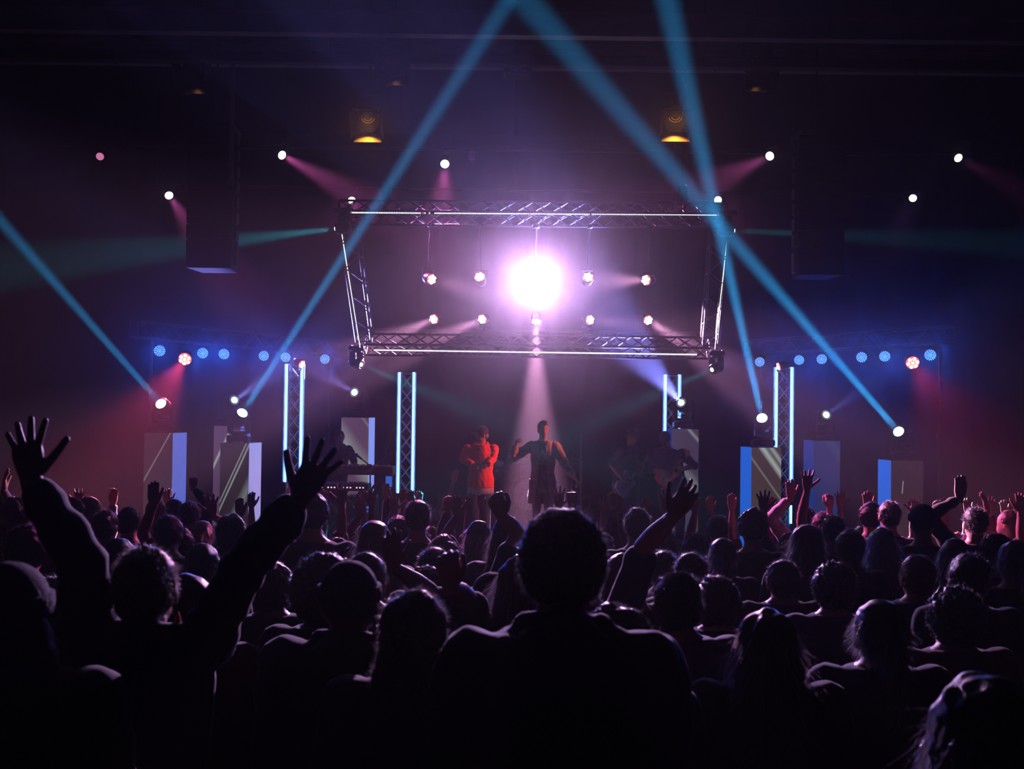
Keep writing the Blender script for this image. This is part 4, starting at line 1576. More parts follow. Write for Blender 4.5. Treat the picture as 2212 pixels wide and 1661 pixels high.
BASS = player('bass player in a black tee bending over his bass, seen from the side', 1367, 922, 15.6, PI + .62, .24, 1.0, (1352, 1046), (1390, 996), (1350, 1036), (1380, 1010),
              hair='quiff', hm='brown', top='black', sleeve=.45, tilt=.75, legs='denim')
GTR = player('heavy guitarist in a cap and dark tee stooping over a red guitar', 1437, 930, 15.3, PI - .6, .28, 1.42, (1443, 1026), (1474, 992), (1440, 1024), (1466, 1002),
             hair='cap', hm='dark', top='navy', sleeve=.5, tilt=.7, legs='navy')
person('keyboard player in a black jacket with an orange lit face behind two keyboards', 734, 929, 16.4, 'short', 'brown', rz=PI + .55, floor=STAGE_Z, top='black', sleeve=.95, face=True, group=band, lean=(0, .10), tilt=.3, style='hoodie',
       arms={'R': dict(h=(704, 1010), d=15.95, k='flat', dir=(0, 1, -.2), pal=(0, -.2, -1)), 'L': dict(h=(772, 1010), d=15.95, k='flat', dir=(0, 1, -.2), pal=(0, -.2, -1))})

# logo on the singer's tee: three leaves crossed by stripes, with a word below
M_LOGO = mat('white_print', (.75, .7, .7), .7)
sroot, _, shc, _ = sg
SH = PEOPLE[0][1]
lg = MB()
zc = .715 * SH


z_ = 0.0
while z_ < .165:
    if not any(g0 < z_ < g0 + .009 for g0 in (.022, .042, .062)):
        iv = []
        for a in (-.62, 0, .62):
            # petal: ellipse along direction a from the base
            n_ = 60
            xs2 = []
            for q in range(n_ + 1):
                x = -.13 + .26 * q / n_
                u, v = x * math.cos(a) - z_ * math.sin(a), x * math.sin(a) + z_ * math.cos(a)
                if (u / .036) ** 2 + ((v - .078) / .082) ** 2 <= 1:
                    xs2.append(x)
            if xs2:
                iv.append((min(xs2), max(xs2)))
        for x0, x1 in iv:
            lg.box(((x0 + x1) / 2, .138, zc - .03 + z_), (x1 - x0 + .003, .004, .0062))
    z_ += .006
lg.build('shirt_emblem', M_LOGO, sroot)
fc = bpy.data.curves.new('shirt_word', 'FONT')
fc.body = 'adidas'
fc.size = .062
fc.align_x = 'CENTER'
fc.extrude = .0015
fo = bpy.data.objects.new('shirt_word', fc)
COL.objects.link(fo)
dgx = bpy.context.evaluated_depsgraph_get()
wm = bpy.data.meshes.new_from_object(fo.evaluated_get(dgx))
bpy.data.objects.remove(fo)
wm.materials.clear()
wm.materials.append(M_LOGO)
put('shirt_word', wm, None, sroot, Matrix.Translation((0, .138, zc - .085)) @ Matrix.Rotation(PI, 4, 'Z') @ Matrix.Rotation(PI / 2, 4, 'X'))


# guitars: body in the xz plane, neck along +x, front towards -y
def guitar(label, A, B, nrm, bodycol, guard, bass=False):
    x = (B - A).normalized()
    y = -(Vector(nrm) - x * Vector(nrm).dot(x)).normalized()
    z = x.cross(y)
    R = Matrix((x, y, z)).transposed().to_4x4()
    R.translation = A
    root = tag(bpy.data.objects.new('bass_guitar' if bass else 'electric_guitar', None), label, 'guitar', 'guitars on the stage')
    COL.objects.link(root)
    root.matrix_world = R
    out = [(-.20, .02), (-.19, .12), (-.10, .165), (-.02, .125), (.05, .13), (.13, .165), (.185, .14), (.14, .09), (.115, .05), (.12, -.04), (.17, -.10), (.13, -.135), (.06, -.12), (-.03, -.115), (-.11, -.155), (-.18, -.12)]
    mcol = mat('guitar_finish', bodycol, .25, var=.06)
    MB().loft([[Vector((px_ * sc, yy, pz * sc)) for px_, pz in out] for yy, sc in ((.022, .96), (.016, 1), (-.016, 1), (-.022, .96))]).build('body', mcol, root)
    MB().loft([[Vector((px_ * .72 + .01, yy, pz * .6 - .02)) for px_, pz in out] for yy in (-.021, -.026)]).build('pickguard', mat('pickguard', guard, .3), root)
    nl = (B - A).length
    MB().box(((.10 + nl) / 2, -.028, 0), (nl - .10, .022, .05), bev=.006).build('neck', mat('maple_neck', (.5, .30, .16), .4), root)
    hs = MB().loft([[Vector((nl + px_, yy, pz)) for px_, pz in ((-.01, -.025), (.05, -.04), (.18, -.03), (.19, .02), (.12, .055), (.03, .045), (-.01, .025))] for yy in (-.02, -.036)]).build('headstock', mat('headstock_maple', (.55, .33, .18), .4), root)
    for i in range(4 if bass else 6):
        MB().cyl((nl + .03 + .026 * i, -.028, .05), (nl + .03 + .026 * i, -.028, .08), .008, n=8).build('tuning_peg', M_ALU, hs)
    for i in range(4):
        rod('string', (-.12, -.041, -.015 + .01 * i), (nl + .05, -.041, -.015 + .01 * i), .0012, M_ALU, root, 4)
    for xx in (-.02, .07):
        MB().box((xx, -.028, 0), (.03, .012, .085), bev=.004).build('pickup', M_BLACK, root)
    return root


guitar('pale bass guitar with a maple headstock held by the bass player', *BASS, (.55, .45, .45), (.5, .4, .4), bass=True)
guitar('bright red electric guitar held by the stooping guitarist', *GTR, (.75, .01, .008), (.6, .55, .55))
guitar('electric guitar leaning upright on a stand beside the man in orange', W(962, 1098, 14.6), W(980, 1040, 14.58), (0, -1, 0), (.25, .1, .05), (.5, .4, .35))
bz = W(962, 1098, 14.62)
gst = thing('guitar_stand', 'small black guitar stand at the stage front', 'stand', (bz.x, bz.y + .09, STAGE_Z), 0)
for a in (0.5, 2.6, 4.7):
    rod('leg', (0, 0, .30), (.22 * math.cos(a), .22 * math.sin(a), .01), .01, M_BLACK, gst)
rod('post', (0, 0, .28), (0, 0, bz.z - STAGE_Z + .1), .011, M_BLACK, gst)
MB().tube([(-.09, -.14, bz.z - STAGE_Z - .17), (-.07, .0, bz.z - STAGE_Z - .14), (.07, .0, bz.z - STAGE_Z - .14), (.09, -.14, bz.z - STAGE_Z - .17)], .009, 6).build('cradle', M_BLACK, gst)

# keyboards
def keyboard(px0, px1, py, d, label, leds=False, th=.10, legs=True):
    a, b_ = W(px0, py, d), W(px1, py, d)
    wdt = b_.x - a.x
    root = thing('keyboard', label, 'keyboard', ((a.x + b_.x) / 2, d, STAGE_Z), 0, 'keyboards of the keyboard player')
    z = a.z - STAGE_Z
    MB().box((0, 0, z), (wdt, .30, th), bev=.012).build('case', M_FIX, root)
    MB().box((0, .07, z + th / 2 + .004), (wdt * .86, .13, .012)).build('white_keys', mat('ivory_keys', (.6, .58, .55), .3), root)
    kb = MB()
    nk = 36
    for i in range(nk):
        if i % 7 in (2, 6):
            continue
        kb.box((-wdt * .42 + wdt * .84 * i / nk, .045, z + th / 2 + .015), (wdt * .84 / nk * .5, .075, .012))
    kb.build('black_keys', M_BLACK, root)['kind'] = 'stuff'
    if leds:
        for i in range(17):
            if i in (4, 8, 13):
                continue
            MB().box((-wdt * .44 + wdt * .9 * i / 17, -.152, z), (.022, .006, .018)).build('button_light', M_BTN, root)
    else:
        MB().box((0, -.151, z + th * .36), (wdt * .97, .004, .012)).build('edge_trim', M_ALUD, root)
    if legs:
        for s in (-1, 1):
            rod('stand_leg', (s * wdt * .36, -.10, z - th / 2), (-s * wdt * .30, -.10 + .02 * s, .01), .016, M_BLACK, root)
            rod('stand_leg', (s * wdt * .36, .10, z - th / 2), (-s * wdt * .30, .10 + .02 * s, .01), .016, M_BLACK, root)
    return root


M_BTN = mat('pink_buttons', (.8, .5, .6), emit=(1.0, .62, .72), estr=1.6, sample='NONE')
keyboard(688, 852, 1014, 15.7, 'upper black keyboard in front of the keyboard player', th=.13)
keyboard(672, 800, 1050, 15.2, 'lower black keyboard with a row of lit pink buttons', True)
# rack with lit screens under the keyboard
pr_ = W(778, 1090, 15.75)
rk = thing('equipment_rack', 'equipment rack with pale lit panels below the upper keyboard', 'rack', (pr_.x, 16.04, STAGE_Z), 0)
MB().box((0, 0, .31), (.46, .4, .62), bev=.01).build('case', M_BLACK, rk)
M_PANEL = mat('pale_lit_panel', (.3, .35, .5), emit=(.30, .42, .75), estr=.7, sample='NONE')
M_PANB = mat('blue_lit_panel', (.1, .2, .5), emit=(.03, .16, .85), estr=.8, sample='NONE')
MB().box((.0, -.204, .555), (.22, .008, .035)).build('panel', M_PANEL, rk)
MB().box((-.06, -.204, .44), (.09, .008, .12)).build('panel', M_PANEL, rk)
MB().box((.09, -.204, .45), (.07, .008, .04)).build('panel', M_PANB, rk)
MB().box((.09, -.204, .39), (.07, .008, .03)).build('panel', M_PANB, rk)
pt = W(840, 1040, 15.6)
tb = thing('tablet', 'small blue lit tablet on a thin stand beside the blue tower', 'tablet', (pt.x, pt.y, STAGE_Z), 0)
MB().box((0, 0, pt.z - STAGE_Z), (.12, .015, .19), bev=.006).build('case', M_BLACK, tb)
MB().box((0, -.009, pt.z - STAGE_Z), (.095, .004, .16)).build('screen', M_PANB, tb)
rod('post', (0, .015, .02), (0, .015, pt.z - STAGE_Z), .01, M_BLACK, tb)
MB().cyl((0, .0, 0), (0, 0, .02), .12, n=16).build('base', M_BLACK, tb)


def mic_stand(label, base_px, d, joint, tip, mic=True, thick=.011):
    """vertical pole to pixel joint, boom to pixel tip"""
    j = W(joint[0], joint[1], d)
    t_ = W(tip[0], tip[1], tip[2] if len(tip) > 2 else d - .1)
    root = thing('microphone_stand', label, 'microphone stand', (j.x, j.y, STAGE_Z), 0, 'microphone stands')
    o = Vector((j.x, j.y, STAGE_Z))
    rod('pole', (0, 0, .02), j - o, thick, M_ALUD, root)
    MB().cyl((0, 0, 0), (0, 0, .025), .13, .12, 18).build('base', M_BLACK, root)
    if (t_ - j).length > .05:
        back = j - (t_ - j) * .25
        rod('boom', back - o, t_ - o, thick * .85, M_ALUD, root)
        MB().box(j - o, (.04, .04, .05), bev=.01).build('clutch', M_BLACK, root)
    if mic:
        dr = (t_ - j).normalized() if (t_ - j).length > .05 else Vector((0, -.3, 1))
        m_ = MB().cyl(t_ - o, t_ - o + dr * .13, .012, .02, 12).build('microphone', M_BLACK, root, True)
        MB().ell(t_ - o + dr * .155, (.027, .027, .03)).build('grille', M_ALUD, m_, True)
    return root


mic_stand('boom microphone stand with a bare boom tip slanting over the keyboards', None, 14.85, (800, 1013), (846, 978, 15.1), False)
mic_stand('microphone on a short boom reaching towards the keyboard player', None, 15.45, (800, 1006), (782, 992, 15.6))
mic_stand('microphone on a boom beside the second blue tower', None, 16.8, (826, 1000), (843, 946, 16.7))
mic_stand('tall straight microphone stand beside the singer', None, 15.9, (1256, 930), (1256, 929), False, .016)
mic_stand('boom stand at the drum kit behind the singer', None, 17.0, (1203, 1004), (1212, 998, 16.9))

# drum kit
DK = 'drum kit pieces'
M_SHELL = mat('drum_shell', (.10, .04, .09), .25)
M_SKIN = mat('drum_skin', (.62, .55, .52), .6)
M_BRASS = mat('cymbal_brass', (.55, .38, .14), .3, .9)


def drum(name, label, px, py, d, r, depth, axis, legs=True):
    c = W(px, py, d)
    root = thing(name, label, 'drum', (c.x, c.y, STAGE_Z), 0, DK)
    o = Vector((c.x, c.y, STAGE_Z))
    ax = Vector(axis).normalized()
    a, b_ = c - o - ax * depth / 2, c - o + ax * depth / 2
    MB().cyl(a, b_, r, n=22).build('shell', M_SHELL, root, True)
    for p, q in ((a, -ax), (b_, ax)):
        MB().cyl(p + q * .002, p + q * .008, r * .96, n=22).build('drum_head', M_SKIN, root)
        MB().hoop([(r * .97, -.012), (r * 1.04, -.012), (r * 1.04, .012), (r * .97, .012)], 22, frame_z(p, q)).build('hoop', M_ALU, root, True)
    xx = ax.orthogonal().normalized()
    for i in range(8):
        v = Quaternion(ax, 2 * PI * i / 8) @ xx
        rod('lug', a + v * r * 1.03, b_ + v * r * 1.03, .006, M_ALU, root, 6)
    if legs:
        for i in range(3):
            v = Vector((math.cos(2.1 * i + .4), math.sin(2.1 * i + .4), 0)) * r * .95
            rod('leg', (v.x, v.y, (c.z - STAGE_Z)), (v.x * 1.15, v.y * 1.15, .01), .009, M_ALU, root, 6)
    return root


drum('bass_drum', 'big bass drum with a pale head behind the singer', 1138, 1066, 17.2, .27, .42, (.15, -1, 0))
drum('rack_tom', 'small purple tom with red glints, first from the man in orange', 1070, 1014, 17.0, .145, .22, (.1, -.35, 1), False)
drum('rack_tom', 'small purple tom with red glints beside the bass drum', 1124, 1010, 17.0, .155, .24, (0, -.35, 1), False)
for o_ in [o for o in bpy.data.objects if o.name.startswith('rack_tom')]:
    bd = W(1138, 1066, 17.2)
    t0_ = W(1070 if 'first' in o_['label'] else 1124, 1014 if 'first' in o_['label'] else 1010, 17.0)
    rod('mount_arm', Vector((0, .05, t0_.z - STAGE_Z - .08)), Vector((bd.x - t0_.x - (.19 if 'first' in o_['label'] else .06), bd.y - t0_.y, bd.z - STAGE_Z + (.18 if 'first' in o_['label'] else .25))), .012, M_ALU, o_)
drum('floor_tom', 'deep purple floor tom behind the singer', 1180, 1062, 16.9, .20, .36, (0, -.1, 1))
drum('snare_drum', 'shallow snare drum beside the toms', 1044, 1062, 17.45, .17, .13, (0, -.1, 1))
for px, py, jd, lab in ((1236, 994, 17.3, 'brass cymbal on a stand beside the tall microphone stand'), (1050, 1005, 18.0, 'brass cymbal on a stand beside the man in orange'), (1120, 985, 17.6, 'brass cymbal high above the bass drum')):
    c = W(px, py, jd)
    cs = thing('cymbal_stand', lab, 'cymbal', (c.x, c.y, STAGE_Z), 0, DK)
    h_ = c.z - STAGE_Z
    rod('pole', (0, 0, .2), (0, 0, h_ + .1), .011, M_ALU, cs)
    for i in range(3):
        v = Vector((math.cos(2.1 * i), math.sin(2.1 * i), 0)) * .28
        rod('leg', (0, 0, .35), (v.x, v.y, .01), .01, M_ALU, cs)
    MB().lathe([(.005, .03), (.035, .026), (.05, .012), (.19, .0), (.2, -.008), (.19, -.006), (.05, .006), (.005, .02)], 24, Matrix.Translation((0, 0, h_)) @ Matrix.Rotation(.2, 4, 'X')).build('cymbal', M_BRASS, cs, True)
# wedge monitors at the stage front and a keyboard table near the guitarists
for px, lab in ((960, 'black wedge monitor in front of the man in orange'), (1190, 'black wedge monitor in front of the singer'), (1400, 'black wedge monitor in front of the guitarists')):
    c = W(px, 1190, 13.6)
    wm_ = thing('floor_monitor', lab, 'speaker', (c.x, 13.62, STAGE_Z), 0, 'wedge monitors')
    MB().add([(-.3, -.2, 0), (.3, -.2, 0), (.3, .22, 0), (-.3, .22, 0), (-.3, -.2, .34), (.3, -.2, .34), (.3, -.05, .36), (-.3, -.05, .36), (-.3, .22, .08), (.3, .22, .08)],
             [(3, 2, 1, 0), (0, 1, 5, 4), (4, 5, 6, 7), (7, 6, 9, 8), (8, 9, 2, 3), (0, 4, 7, 8, 3), (1, 2, 9, 6, 5)]).build('cabinet', M_SPK, wm_)
    MB().add([(-.26, -.03, .345), (.26, -.03, .345), (.26, .20, .11), (-.26, .20, .11), (-.26, -.02, .353), (.26, -.02, .353), (.26, .21, .118), (-.26, .21, .118)],
             [(0, 3, 2, 1), (4, 5, 6, 7), (0, 1, 5, 4), (2, 3, 7, 6), (1, 2, 6, 5), (0, 4, 7, 3)]).build('grille', M_BLACK, wm_)
c = W(1405, 1028, 16.4)
kt = thing('pedal_table', 'small dark table with a pale device between the two guitarists', 'table', (c.x, c.y, STAGE_Z), 0)
zz = c.z - STAGE_Z
MB().box((0, 0, zz - .02), (.42, .3, .03), bev=.006).build('table_top', M_BLACK, kt)
MB().box((0, 0, zz + .02), (.26, .2, .05), bev=.008).build('device', M_ALUD, kt)
for sx in (-1, 1):
    for sy in (-1, 1):
        rod('leg', (sx * .18, sy * .12, zz - .02), (sx * .19, sy * .13, .0), .012, M_BLACK, kt)
# ------------------------------------------------------------------ the crowd
C = 'people in the crowd'
H_ = lambda x, y, **k: dict(h=(x, y), **k)
person('blond person in a dark hooded top with both arms spread high, fingers wide', 320, 1172, 2.72, 'short', 'blond', {'L': H_(58, 965, e=(180, 1215, 2.66), d=2.62, k='wide', dir=(-.22, .15, 1)), 'R': H_(682, 1012, e=(520, 1235, 2.66), d=2.62, k='wide', dir=(.42, .12, .9))},
       top='charcoal', sleeve=.93, style='hoodie', strands=2600, sty='short')
rt_, hh_ = PEOPLE[-1]
MB().ell((.083, .0, hh_ - .20), (.008, .008, .03)).build('earring', CL['orange'], rt_, True)
person('person in a soft beanie with a pale furry collar beside the blond one', 24, 1210, 2.25, 'beanie', top='black', style='hoodie', sleeve=.95, collar=True, b=1.1)
rt_, hh_ = PEOPLE[-1]
soft('hair', MB().tube([(.07, -.03, hh_ - .12), (.10, -.05, hh_ - .22), (.09, -.06, hh_ - .34)], [.03, .04, .02], 10), HM['red'], rt_, .009, 2, hair_post(500, .09, .001, 'long', 5))
soft('fur_collar', MB().tube([(.14, .0, hh_ * .835), (.08, -.08, hh_ * .855), (-.08, -.08, hh_ * .855), (-.14, 0, hh_ * .835)], .035, 10), CL['grey'], rt_, .009, 2, hair_post(900, .02, .001, 'curly', 6))
person('broad-shouldered person with a fuzzy black crop, a big dark silhouette', 1215, 1090, 2.28, 'curly', 'dark', exact=True, top='black', style='hoodie', sleeve=.95, b=1.16, strands=3500, hairamp=.006)
person('person in a smooth tight cap with thin braids hanging beside the neck', 757, 1208, 3.0, 'beanie', exact=True, top='black', sleeve=.95, style='hoodie', b=1.05, skin=2)
rt_, hh_ = PEOPLE[-1]
for i, xx in enumerate((.082, .088, .078)):
    bm_ = MB()
    for j in range(9):
        bm_.ell((xx + .004 * math.sin(j), -.02 - .012 * i, hh_ - .15 - .022 * j), (.008, .008, .013), None, 8, 5)
    bm_.build('braid', HM['dark'], rt_, True)
person('woman with a halo of long frizzy brown hair', 898, 1268, 2.64, 'long', 'brown', exact=True, top='charcoal', sleeve=.95, strands=5000, sty='curly', hairamp=.010)
person('person with a round fuzzy black afro behind the smooth cap', 705, 1189, 3.75, 'afro', 'dark', skin=2, top='black', strands=2600)
person('tall broad man with short curly hair standing beside the raised arm', 677, 1061, 6.1, 'curly', 'dark', top='navy', b=1.2, hairamp=.007)
person('clean-cut man with short hair and visible ears, head above his neighbours', 903, 1078, 6.6, 'short', 'brown', top='black', b=1.08)
person('woman with long straight blond hair glowing at the edges', 810, 1121, 6.2, 'long', 'blond', top='grey', strands=1500)
person('person with wavy light brown hair lit along the crown, before the clean-cut man', 957, 1153, 6.3, 'curly', 'brown', top='navy')
person('dark-haired person with a bright rim round the head, below the wavy brown hair', 937, 1178, 5.3, 'short', 'dark', top='black')
person('person with short ruffled hair in front of the rim-lit dark head', 922, 1219, 5.0, 'curly', 'dark', top='charcoal')
person('short brown-haired person behind the smooth cap', 793, 1189, 5.0, 'short', 'brown', top='black')
person('woman with long dark hair in a smooth bob, her shoulders in blue light', 1035, 1122, 6.4, 'long', 'dark', top='navy', strands=1200)
person('woman with very long light brown hair next to the curved raised hand', 1097, 1110, 5.7, 'long', 'brown', top='navy', strands=1500)
person('person hidden by the black crop, one bare arm raised with a drooping hand', 1152, 1140, 5.0, 'short', 'brown', {'L': H_(1071, 1080, e=(1118, 1150, 4.95), d=4.9, k='curl', dir=(-.35, .35, .85))}, top='navy', sleeve=.3)
person('person in a dark blue cap raising an open hand past the frizzy hair', 1062, 1234, 4.6, 'beanie', 'dark', {'L': H_(846, 1180, e=(925, 1275, 4.5), d=4.35, k='open', dir=(-.1, .2, 1))}, top='navy', sleeve=.35)
person('person with auburn hair half hidden by the black crop, one curled hand up', 1128, 1195, 3.6, 'long', 'red', {'L': H_(966, 1213, e=(1004, 1290, 3.5), d=3.4, k='curl', dir=(-.15, .2, 1))}, top='black', sleeve=.3)
person('round brown head near the guitarists with a faint rim', 1376, 1094, 6.6, 'short', 'brown', top='black')
person('person stretching a bare arm with a bracelet towards the guitarists', 1262, 1170, 4.2, 'short', 'brown', {'R': H_(1480, 1076, e=(1392, 1180, 4.1), d=3.95, k='open', dir=(.55, .1, .8))}, top='navy', sleeve=.4)
rt_, hh_ = PEOPLE[-1]
person('dark head with a thin pink rim, first of a pair', 1433, 1185, 5.6, 'short', 'dark', top='black')
person('dark glossy head with a pale rim, second of a pair', 1491, 1189, 5.0, 'short', 'dark', top='black')
person('person with a boxy flat-topped haircut and a light collar', 1463, 1228, 3.5, 'short', 'dark', top='grey', strands=1200, b=1.05)
person('person with fluffy shoulder-length hair beside the flat-topped haircut', 1548, 1266, 4.4, 'curly', 'brown', top='black', strands=1500)
person('person with coppery long hair catching a warm rim', 1655, 1333, 2.95, 'long', 'red', top='black', strands=2600)
person('dim short-haired head standing alone in the dark, faint red rim', 1690, 1204, 5.3, 'short', 'brown', top='black')
person('dim long-haired head with a red rim on one side', 1740, 1128, 5.6, 'long', 'brown', top='black')
person('huge dark long-haired head, only its crown showing', 2120, 1446, 1.72, 'long', 'dark', top='black', strands=1500)
person('square dark head in front of the light-clad columns, keyboard side', 366, 1109, 6.1, 'short', 'brown', top='black')
person('dark flat-haired head directly before the pale streaked column', 502, 1107, 5.6, 'short', 'dark', top='black')
person('person with a lit curly crown behind the spread arm', 507, 1185, 6.0, 'curly', 'brown', top='black')
person('woman with long reddish hair behind the blond person', 412, 1235, 3.3, 'long', 'red', top='maroon', strands=1800)
gsd = 'keyboard side'
person('person in a pale violet beanie turned towards the red haze', 158, 1073, 8.5, 'beanie', top='black', rz=-.7, group=C)
person('woman with red-lit fair hair in profile', 198, 1070, 8.8, 'long', 'blond', top='black', rz=-1.0)
person('dark curly head at the edge of the red haze', 38, 1070, 7.0, 'curly', 'dark', top='black')
person('person in profile with a pink-lit face, hand up in the red light', 2, 1062, 7.6, 'short', 'dark', {'R': H_(10, 1036, d=7.5)}, top='black', rz=-1.1)
person('low dark head below the fair-haired profile', 229, 1099, 7.0, 'short', 'dark', top='black')
person('dark head next to the pointed hands', 281, 1093, 7.5, 'short', 'dark', top='black')
person('bald man with glasses turned sideways', 339, 1077, 9.2, 'bald', top='white', rz=-1.2)
rt_, hh_ = PEOPLE[-1]
gl_ = MB()
for s in (-1, 1):
    gl_.hoop([(.02, 0), (.024, 0), (.024, .004), (.02, .004)], 14, frame_z((s * .032, .098, hh_ - .10), (0, 1, 0)))
gl_.box((0, .10, hh_ - .10), (.02, .004, .004))
for s in (-1, 1):
    gl_.cyl((s * .056, .098, hh_ - .10), (s * .08, .0, hh_ - .10), .003, n=6)
gl_.build('glasses', M_BLACK, rt_)
person('person punching a fist into the air before the tall streaked column', 378, 1075, 9.4, 'short', 'brown', {'R': H_(418, 1035, k='fist')}, top='black', sleeve=.95)
person('dark head next to the fair ponytail', 412, 1079, 8.3, 'short', 'dark', top='black')
person('person with a fair ponytail and an open hand raised', 440, 1122, 8.0, 'tail', 'blond', {'R': H_(457, 1090, k='spread', d=7.8)}, top='denim')
# guitarist side
person('person with pale sleeves raising an arm before the blue tower', 1740, 1092, 9.0, 'short', 'dark', {'L': H_(1708, 1056, d=8.8)}, top='white', sleeve=.9)
person('person lifting a bare arm with fingers apart against the dim blue column', 1775, 1104, 8.6, 'short', 'brown', {'L': H_(1744, 1036, k='spread', d=8.4)}, top='black', sleeve=.2)
person('dark head with a violet rim beside the brown column', 1880, 1082, 8.4, 'curly', 'dark', top='black')
person('taller dark head right before the brown column', 1920, 1080, 8.0, 'short', 'dark', top='black')
person('person in a knitted beanie beside the brown column', 1992, 1087, 6.9, 'beanie', top='black')
person('woman with long hair tinted green by the lights', 1902, 1137, 6.6, 'long', 'white', top='black')
person('person with red-lit face turned towards the singer', 2176, 1100, 8.8, 'short', 'red', {'L': H_(2128, 1082, k='open')}, top='white', rz=.9)
person('tall dark figure with one arm straight up in the red light', 2105, 1092, 7.4, 'short', 'dark', {'L': H_(2074, 1052, k='flat')}, top='black', sleeve=.97)

taken = TAKEN


def spot_for(px, dlist):
    best, bd = None, -1
    for dd in dlist:
        p = W(px, 1090, dd)
        q = min((math.hypot(p.x - x, (p.y - y)) for x, y in taken), default=9)
        if q > bd:
            best, bd = dd, q
        if q > .52:
            return dd, q
    return best, bd


def look(hr, hm_):
    return 'concert-goer with %s %s' % ({'short': 'short', 'long': 'long', 'curly': 'curly', 'tail': 'tied-back'}[hr], {'dark': 'black', 'brown': 'brown', 'red': 'auburn'}[hm_])


USED = set()


def pick(hair_opts, hue_opts, top_opts, fmt):
    for _ in range(40):
        hr, hm_, tp = rng.choice(hair_opts), rng.choice(hue_opts), rng.choice(top_opts)
        lab = fmt % (look(hr, hm_), tp)
        if lab not in USED:
            break
    USED.add(lab)
    return hr, hm_, tp, lab


def side_of(px):
    return 'on the keyboard side' if px < 850 else ('before the singer' if px < 1380 else 'on the guitarist side')


hand_list = [(172, 1060, 'spread', 9.3), (247, 1062, 'flat', 9.6), (331, 1064, 'flat', 7.6), (358, 1052, 'open', 10), (517, 1094, 'flat', 8.8), (541, 1066, 'open', 10.4), (703, 1052, 'open', 11.5),
             (743, 1035, 'spread', 8.0), (790, 1050, 'flat', 11.2), (806, 1056, 'open', 9.6), (832, 1040, 'flat', 11.8), (850, 1082, 'spread', 8.4), (868, 1046, 'flat', 11.0), (884, 1058, 'open', 10.0), (908, 1060, 'open', 12.0),
             (775, 1094, 'flat', 9.0), (966, 1082, 'curl', 9.2), (986, 1090, 'open', 8.4), (1016, 1064, 'open', 9.6), (1038, 1074, 'flat', 10.8), (1206, 1066, 'spread', 8.0), (1232, 1036, 'fist', 7.2), (1271, 1056, 'flat', 10.2),
             (1301, 1084, 'spread', 10.8), (1320, 1054, 'curl', 8.4), (1338, 1086, 'open', 9.4), (1394, 1092, 'open', 10.4), (1436, 1056, 'spread', 7.4), (1500, 1086, 'flat', 8.8), (1532, 1072, 'open', 10.4), (1578, 1060, 'flat', 9.6),
             (1646, 1046, 'spread', 8.2), (1662, 1068, 'open', 10.4), (1796, 1058, 'curl', 9.2), (1812, 1052, 'spread', 10.4), (1870, 1048, 'open', 9.0), (1980, 1066, 'spread', 9.4), (1970, 1084, 'open', 10.6),
             (2022, 1086, 'flat', 11.0), (2038, 1078, 'open', 9.8), (2087, 1066, 'open', 10.6), (2140, 1084, 'spread', 10.0), (2166, 1070, 'open', 10.8), (2206, 1078, 'open', 9.2)]
rng = random.Random(11)
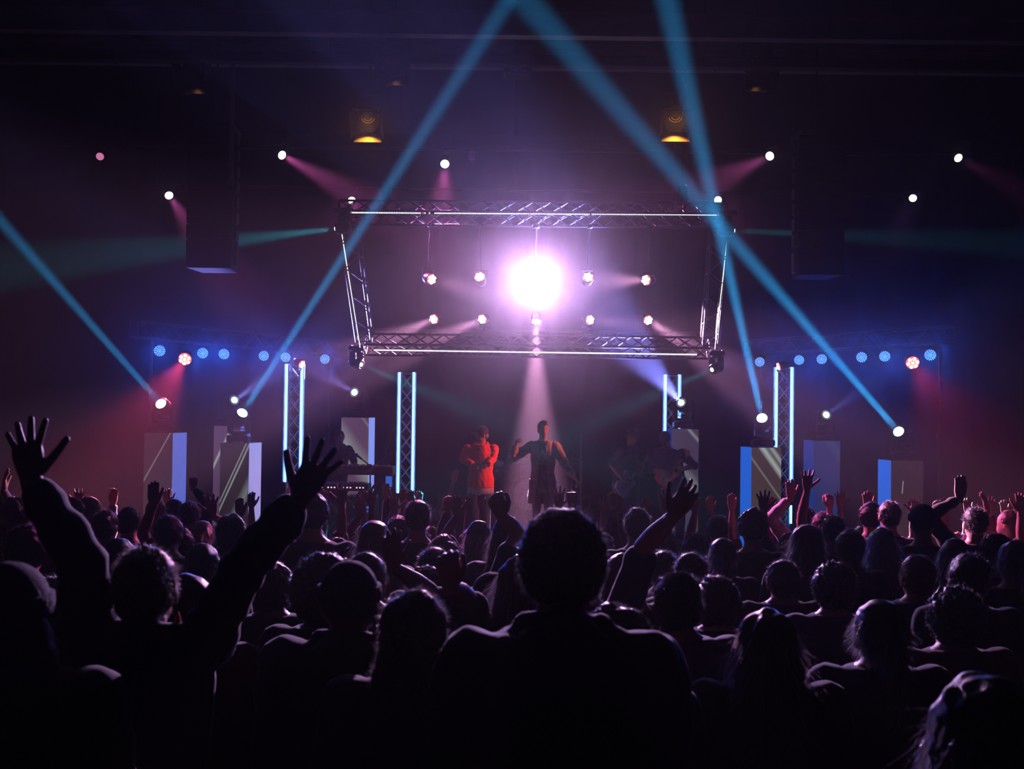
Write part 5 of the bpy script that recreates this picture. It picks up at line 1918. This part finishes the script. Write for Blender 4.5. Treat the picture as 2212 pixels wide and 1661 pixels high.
for i, (hx, hy, kd, d) in enumerate(hand_list):
    sd = rng.choice(('L', 'R'))
    if hx > 2180 or hx > 1700 and rng.random() < .3:
        sd = 'R'
    off_px = .22 * FPX / d
    hxp = hx - off_px if sd == 'R' else hx + off_px
    dd, q = spot_for(hxp, [d, d + .35, d - .35, d + .7, d - .7, d + 1.0])
    dd = min(dd, 12.4)
    s = FPX / dd
    zh = W(hx, hy, dd).z - floor_z(dd)
    h = max(1.55, min(1.86, zh / 1.26 + rng.uniform(0, .05)))
    yt = None
    p0 = W(hxp, 1090, dd)
    ztop = floor_z(p0.y) + h
    ytop = 1090 - (ztop - p0.z) * s
    hr, hm_, tp, lab = pick(['short', 'short', 'long', 'curly', 'tail', 'short'], ['dark', 'brown', 'dark', 'red', 'brown'], ['black', 'navy', 'charcoal', 'grey', 'maroon'],
                            '%s hair, %s top, ' + '%s raised, %s' % ({'spread': 'spread fingers', 'flat': 'flat hand', 'open': 'open hand', 'curl': 'curled hand', 'fist': 'fist'}[kd], side_of(hx)))
    person(lab, hxp, ytop, dd, hr, hm_, {sd: H_(hx, hy, k=kd, d=dd - .12)},
           top=tp, sleeve=rng.choice([.4, .4, .95, .3]), skin=rng.choice([0, 0, 1]), group='concert-goers with raised hands ' + side_of(hx), seed=i + 1)

# more heads without raised hands filling the rows
fill = [(60, 1130, 5.0), (120, 1110, 6.6), (180, 1150, 5.2), (260, 1160, 4.6), (440, 1170, 5.0), (560, 1120, 8.4), (600, 1140, 7.0), (590, 1210, 4.6), (728, 1156, 7.2), (862, 1112, 8.2), (980, 1118, 8.9), (946, 1118, 7.8),
        (1320, 1120, 7.2), (1345, 1190, 5.0), (1550, 1110, 7.6), (1590, 1100, 8.6), (1625, 1095, 7.0), (1560, 1160, 6.0), (1620, 1170, 5.6), (1800, 1110, 7.6), (1835, 1140, 6.4), (1965, 1147, 6.6), (2035, 1140, 7.0), (2060, 1160, 5.8),
        (1800, 1210, 4.4), (1880, 1190, 5.0), (1980, 1195, 4.8), (2090, 1190, 4.9), (2150, 1150, 6.2), (2190, 1165, 5.4), (1900, 1290, 3.3), (2060, 1300, 3.2), (1780, 1320, 3.4), (130, 1240, 3.4), (1330, 1300, 3.3), (620, 1290, 3.4), (2195, 1260, 3.6)]
for i, (x, yt, d) in enumerate(fill):
    dd, q = spot_for(x, [d, d + .3, d - .3, d + .6, d - .5])
    if q < .47:
        continue
    yt2 = yt
    hr, hm_, tp, lab = pick(['short', 'short', 'long', 'curly', 'tail'], ['dark', 'brown', 'dark', 'red'], ['black', 'navy', 'charcoal', 'green', 'maroon'], '%s hair, %s top, arms lowered, ' + side_of(x))
    person(lab, x, yt2, dd, hr, hm_, None,
           top=tp, group='listeners with lowered arms ' + side_of(x), seed=200 + i)
flush()
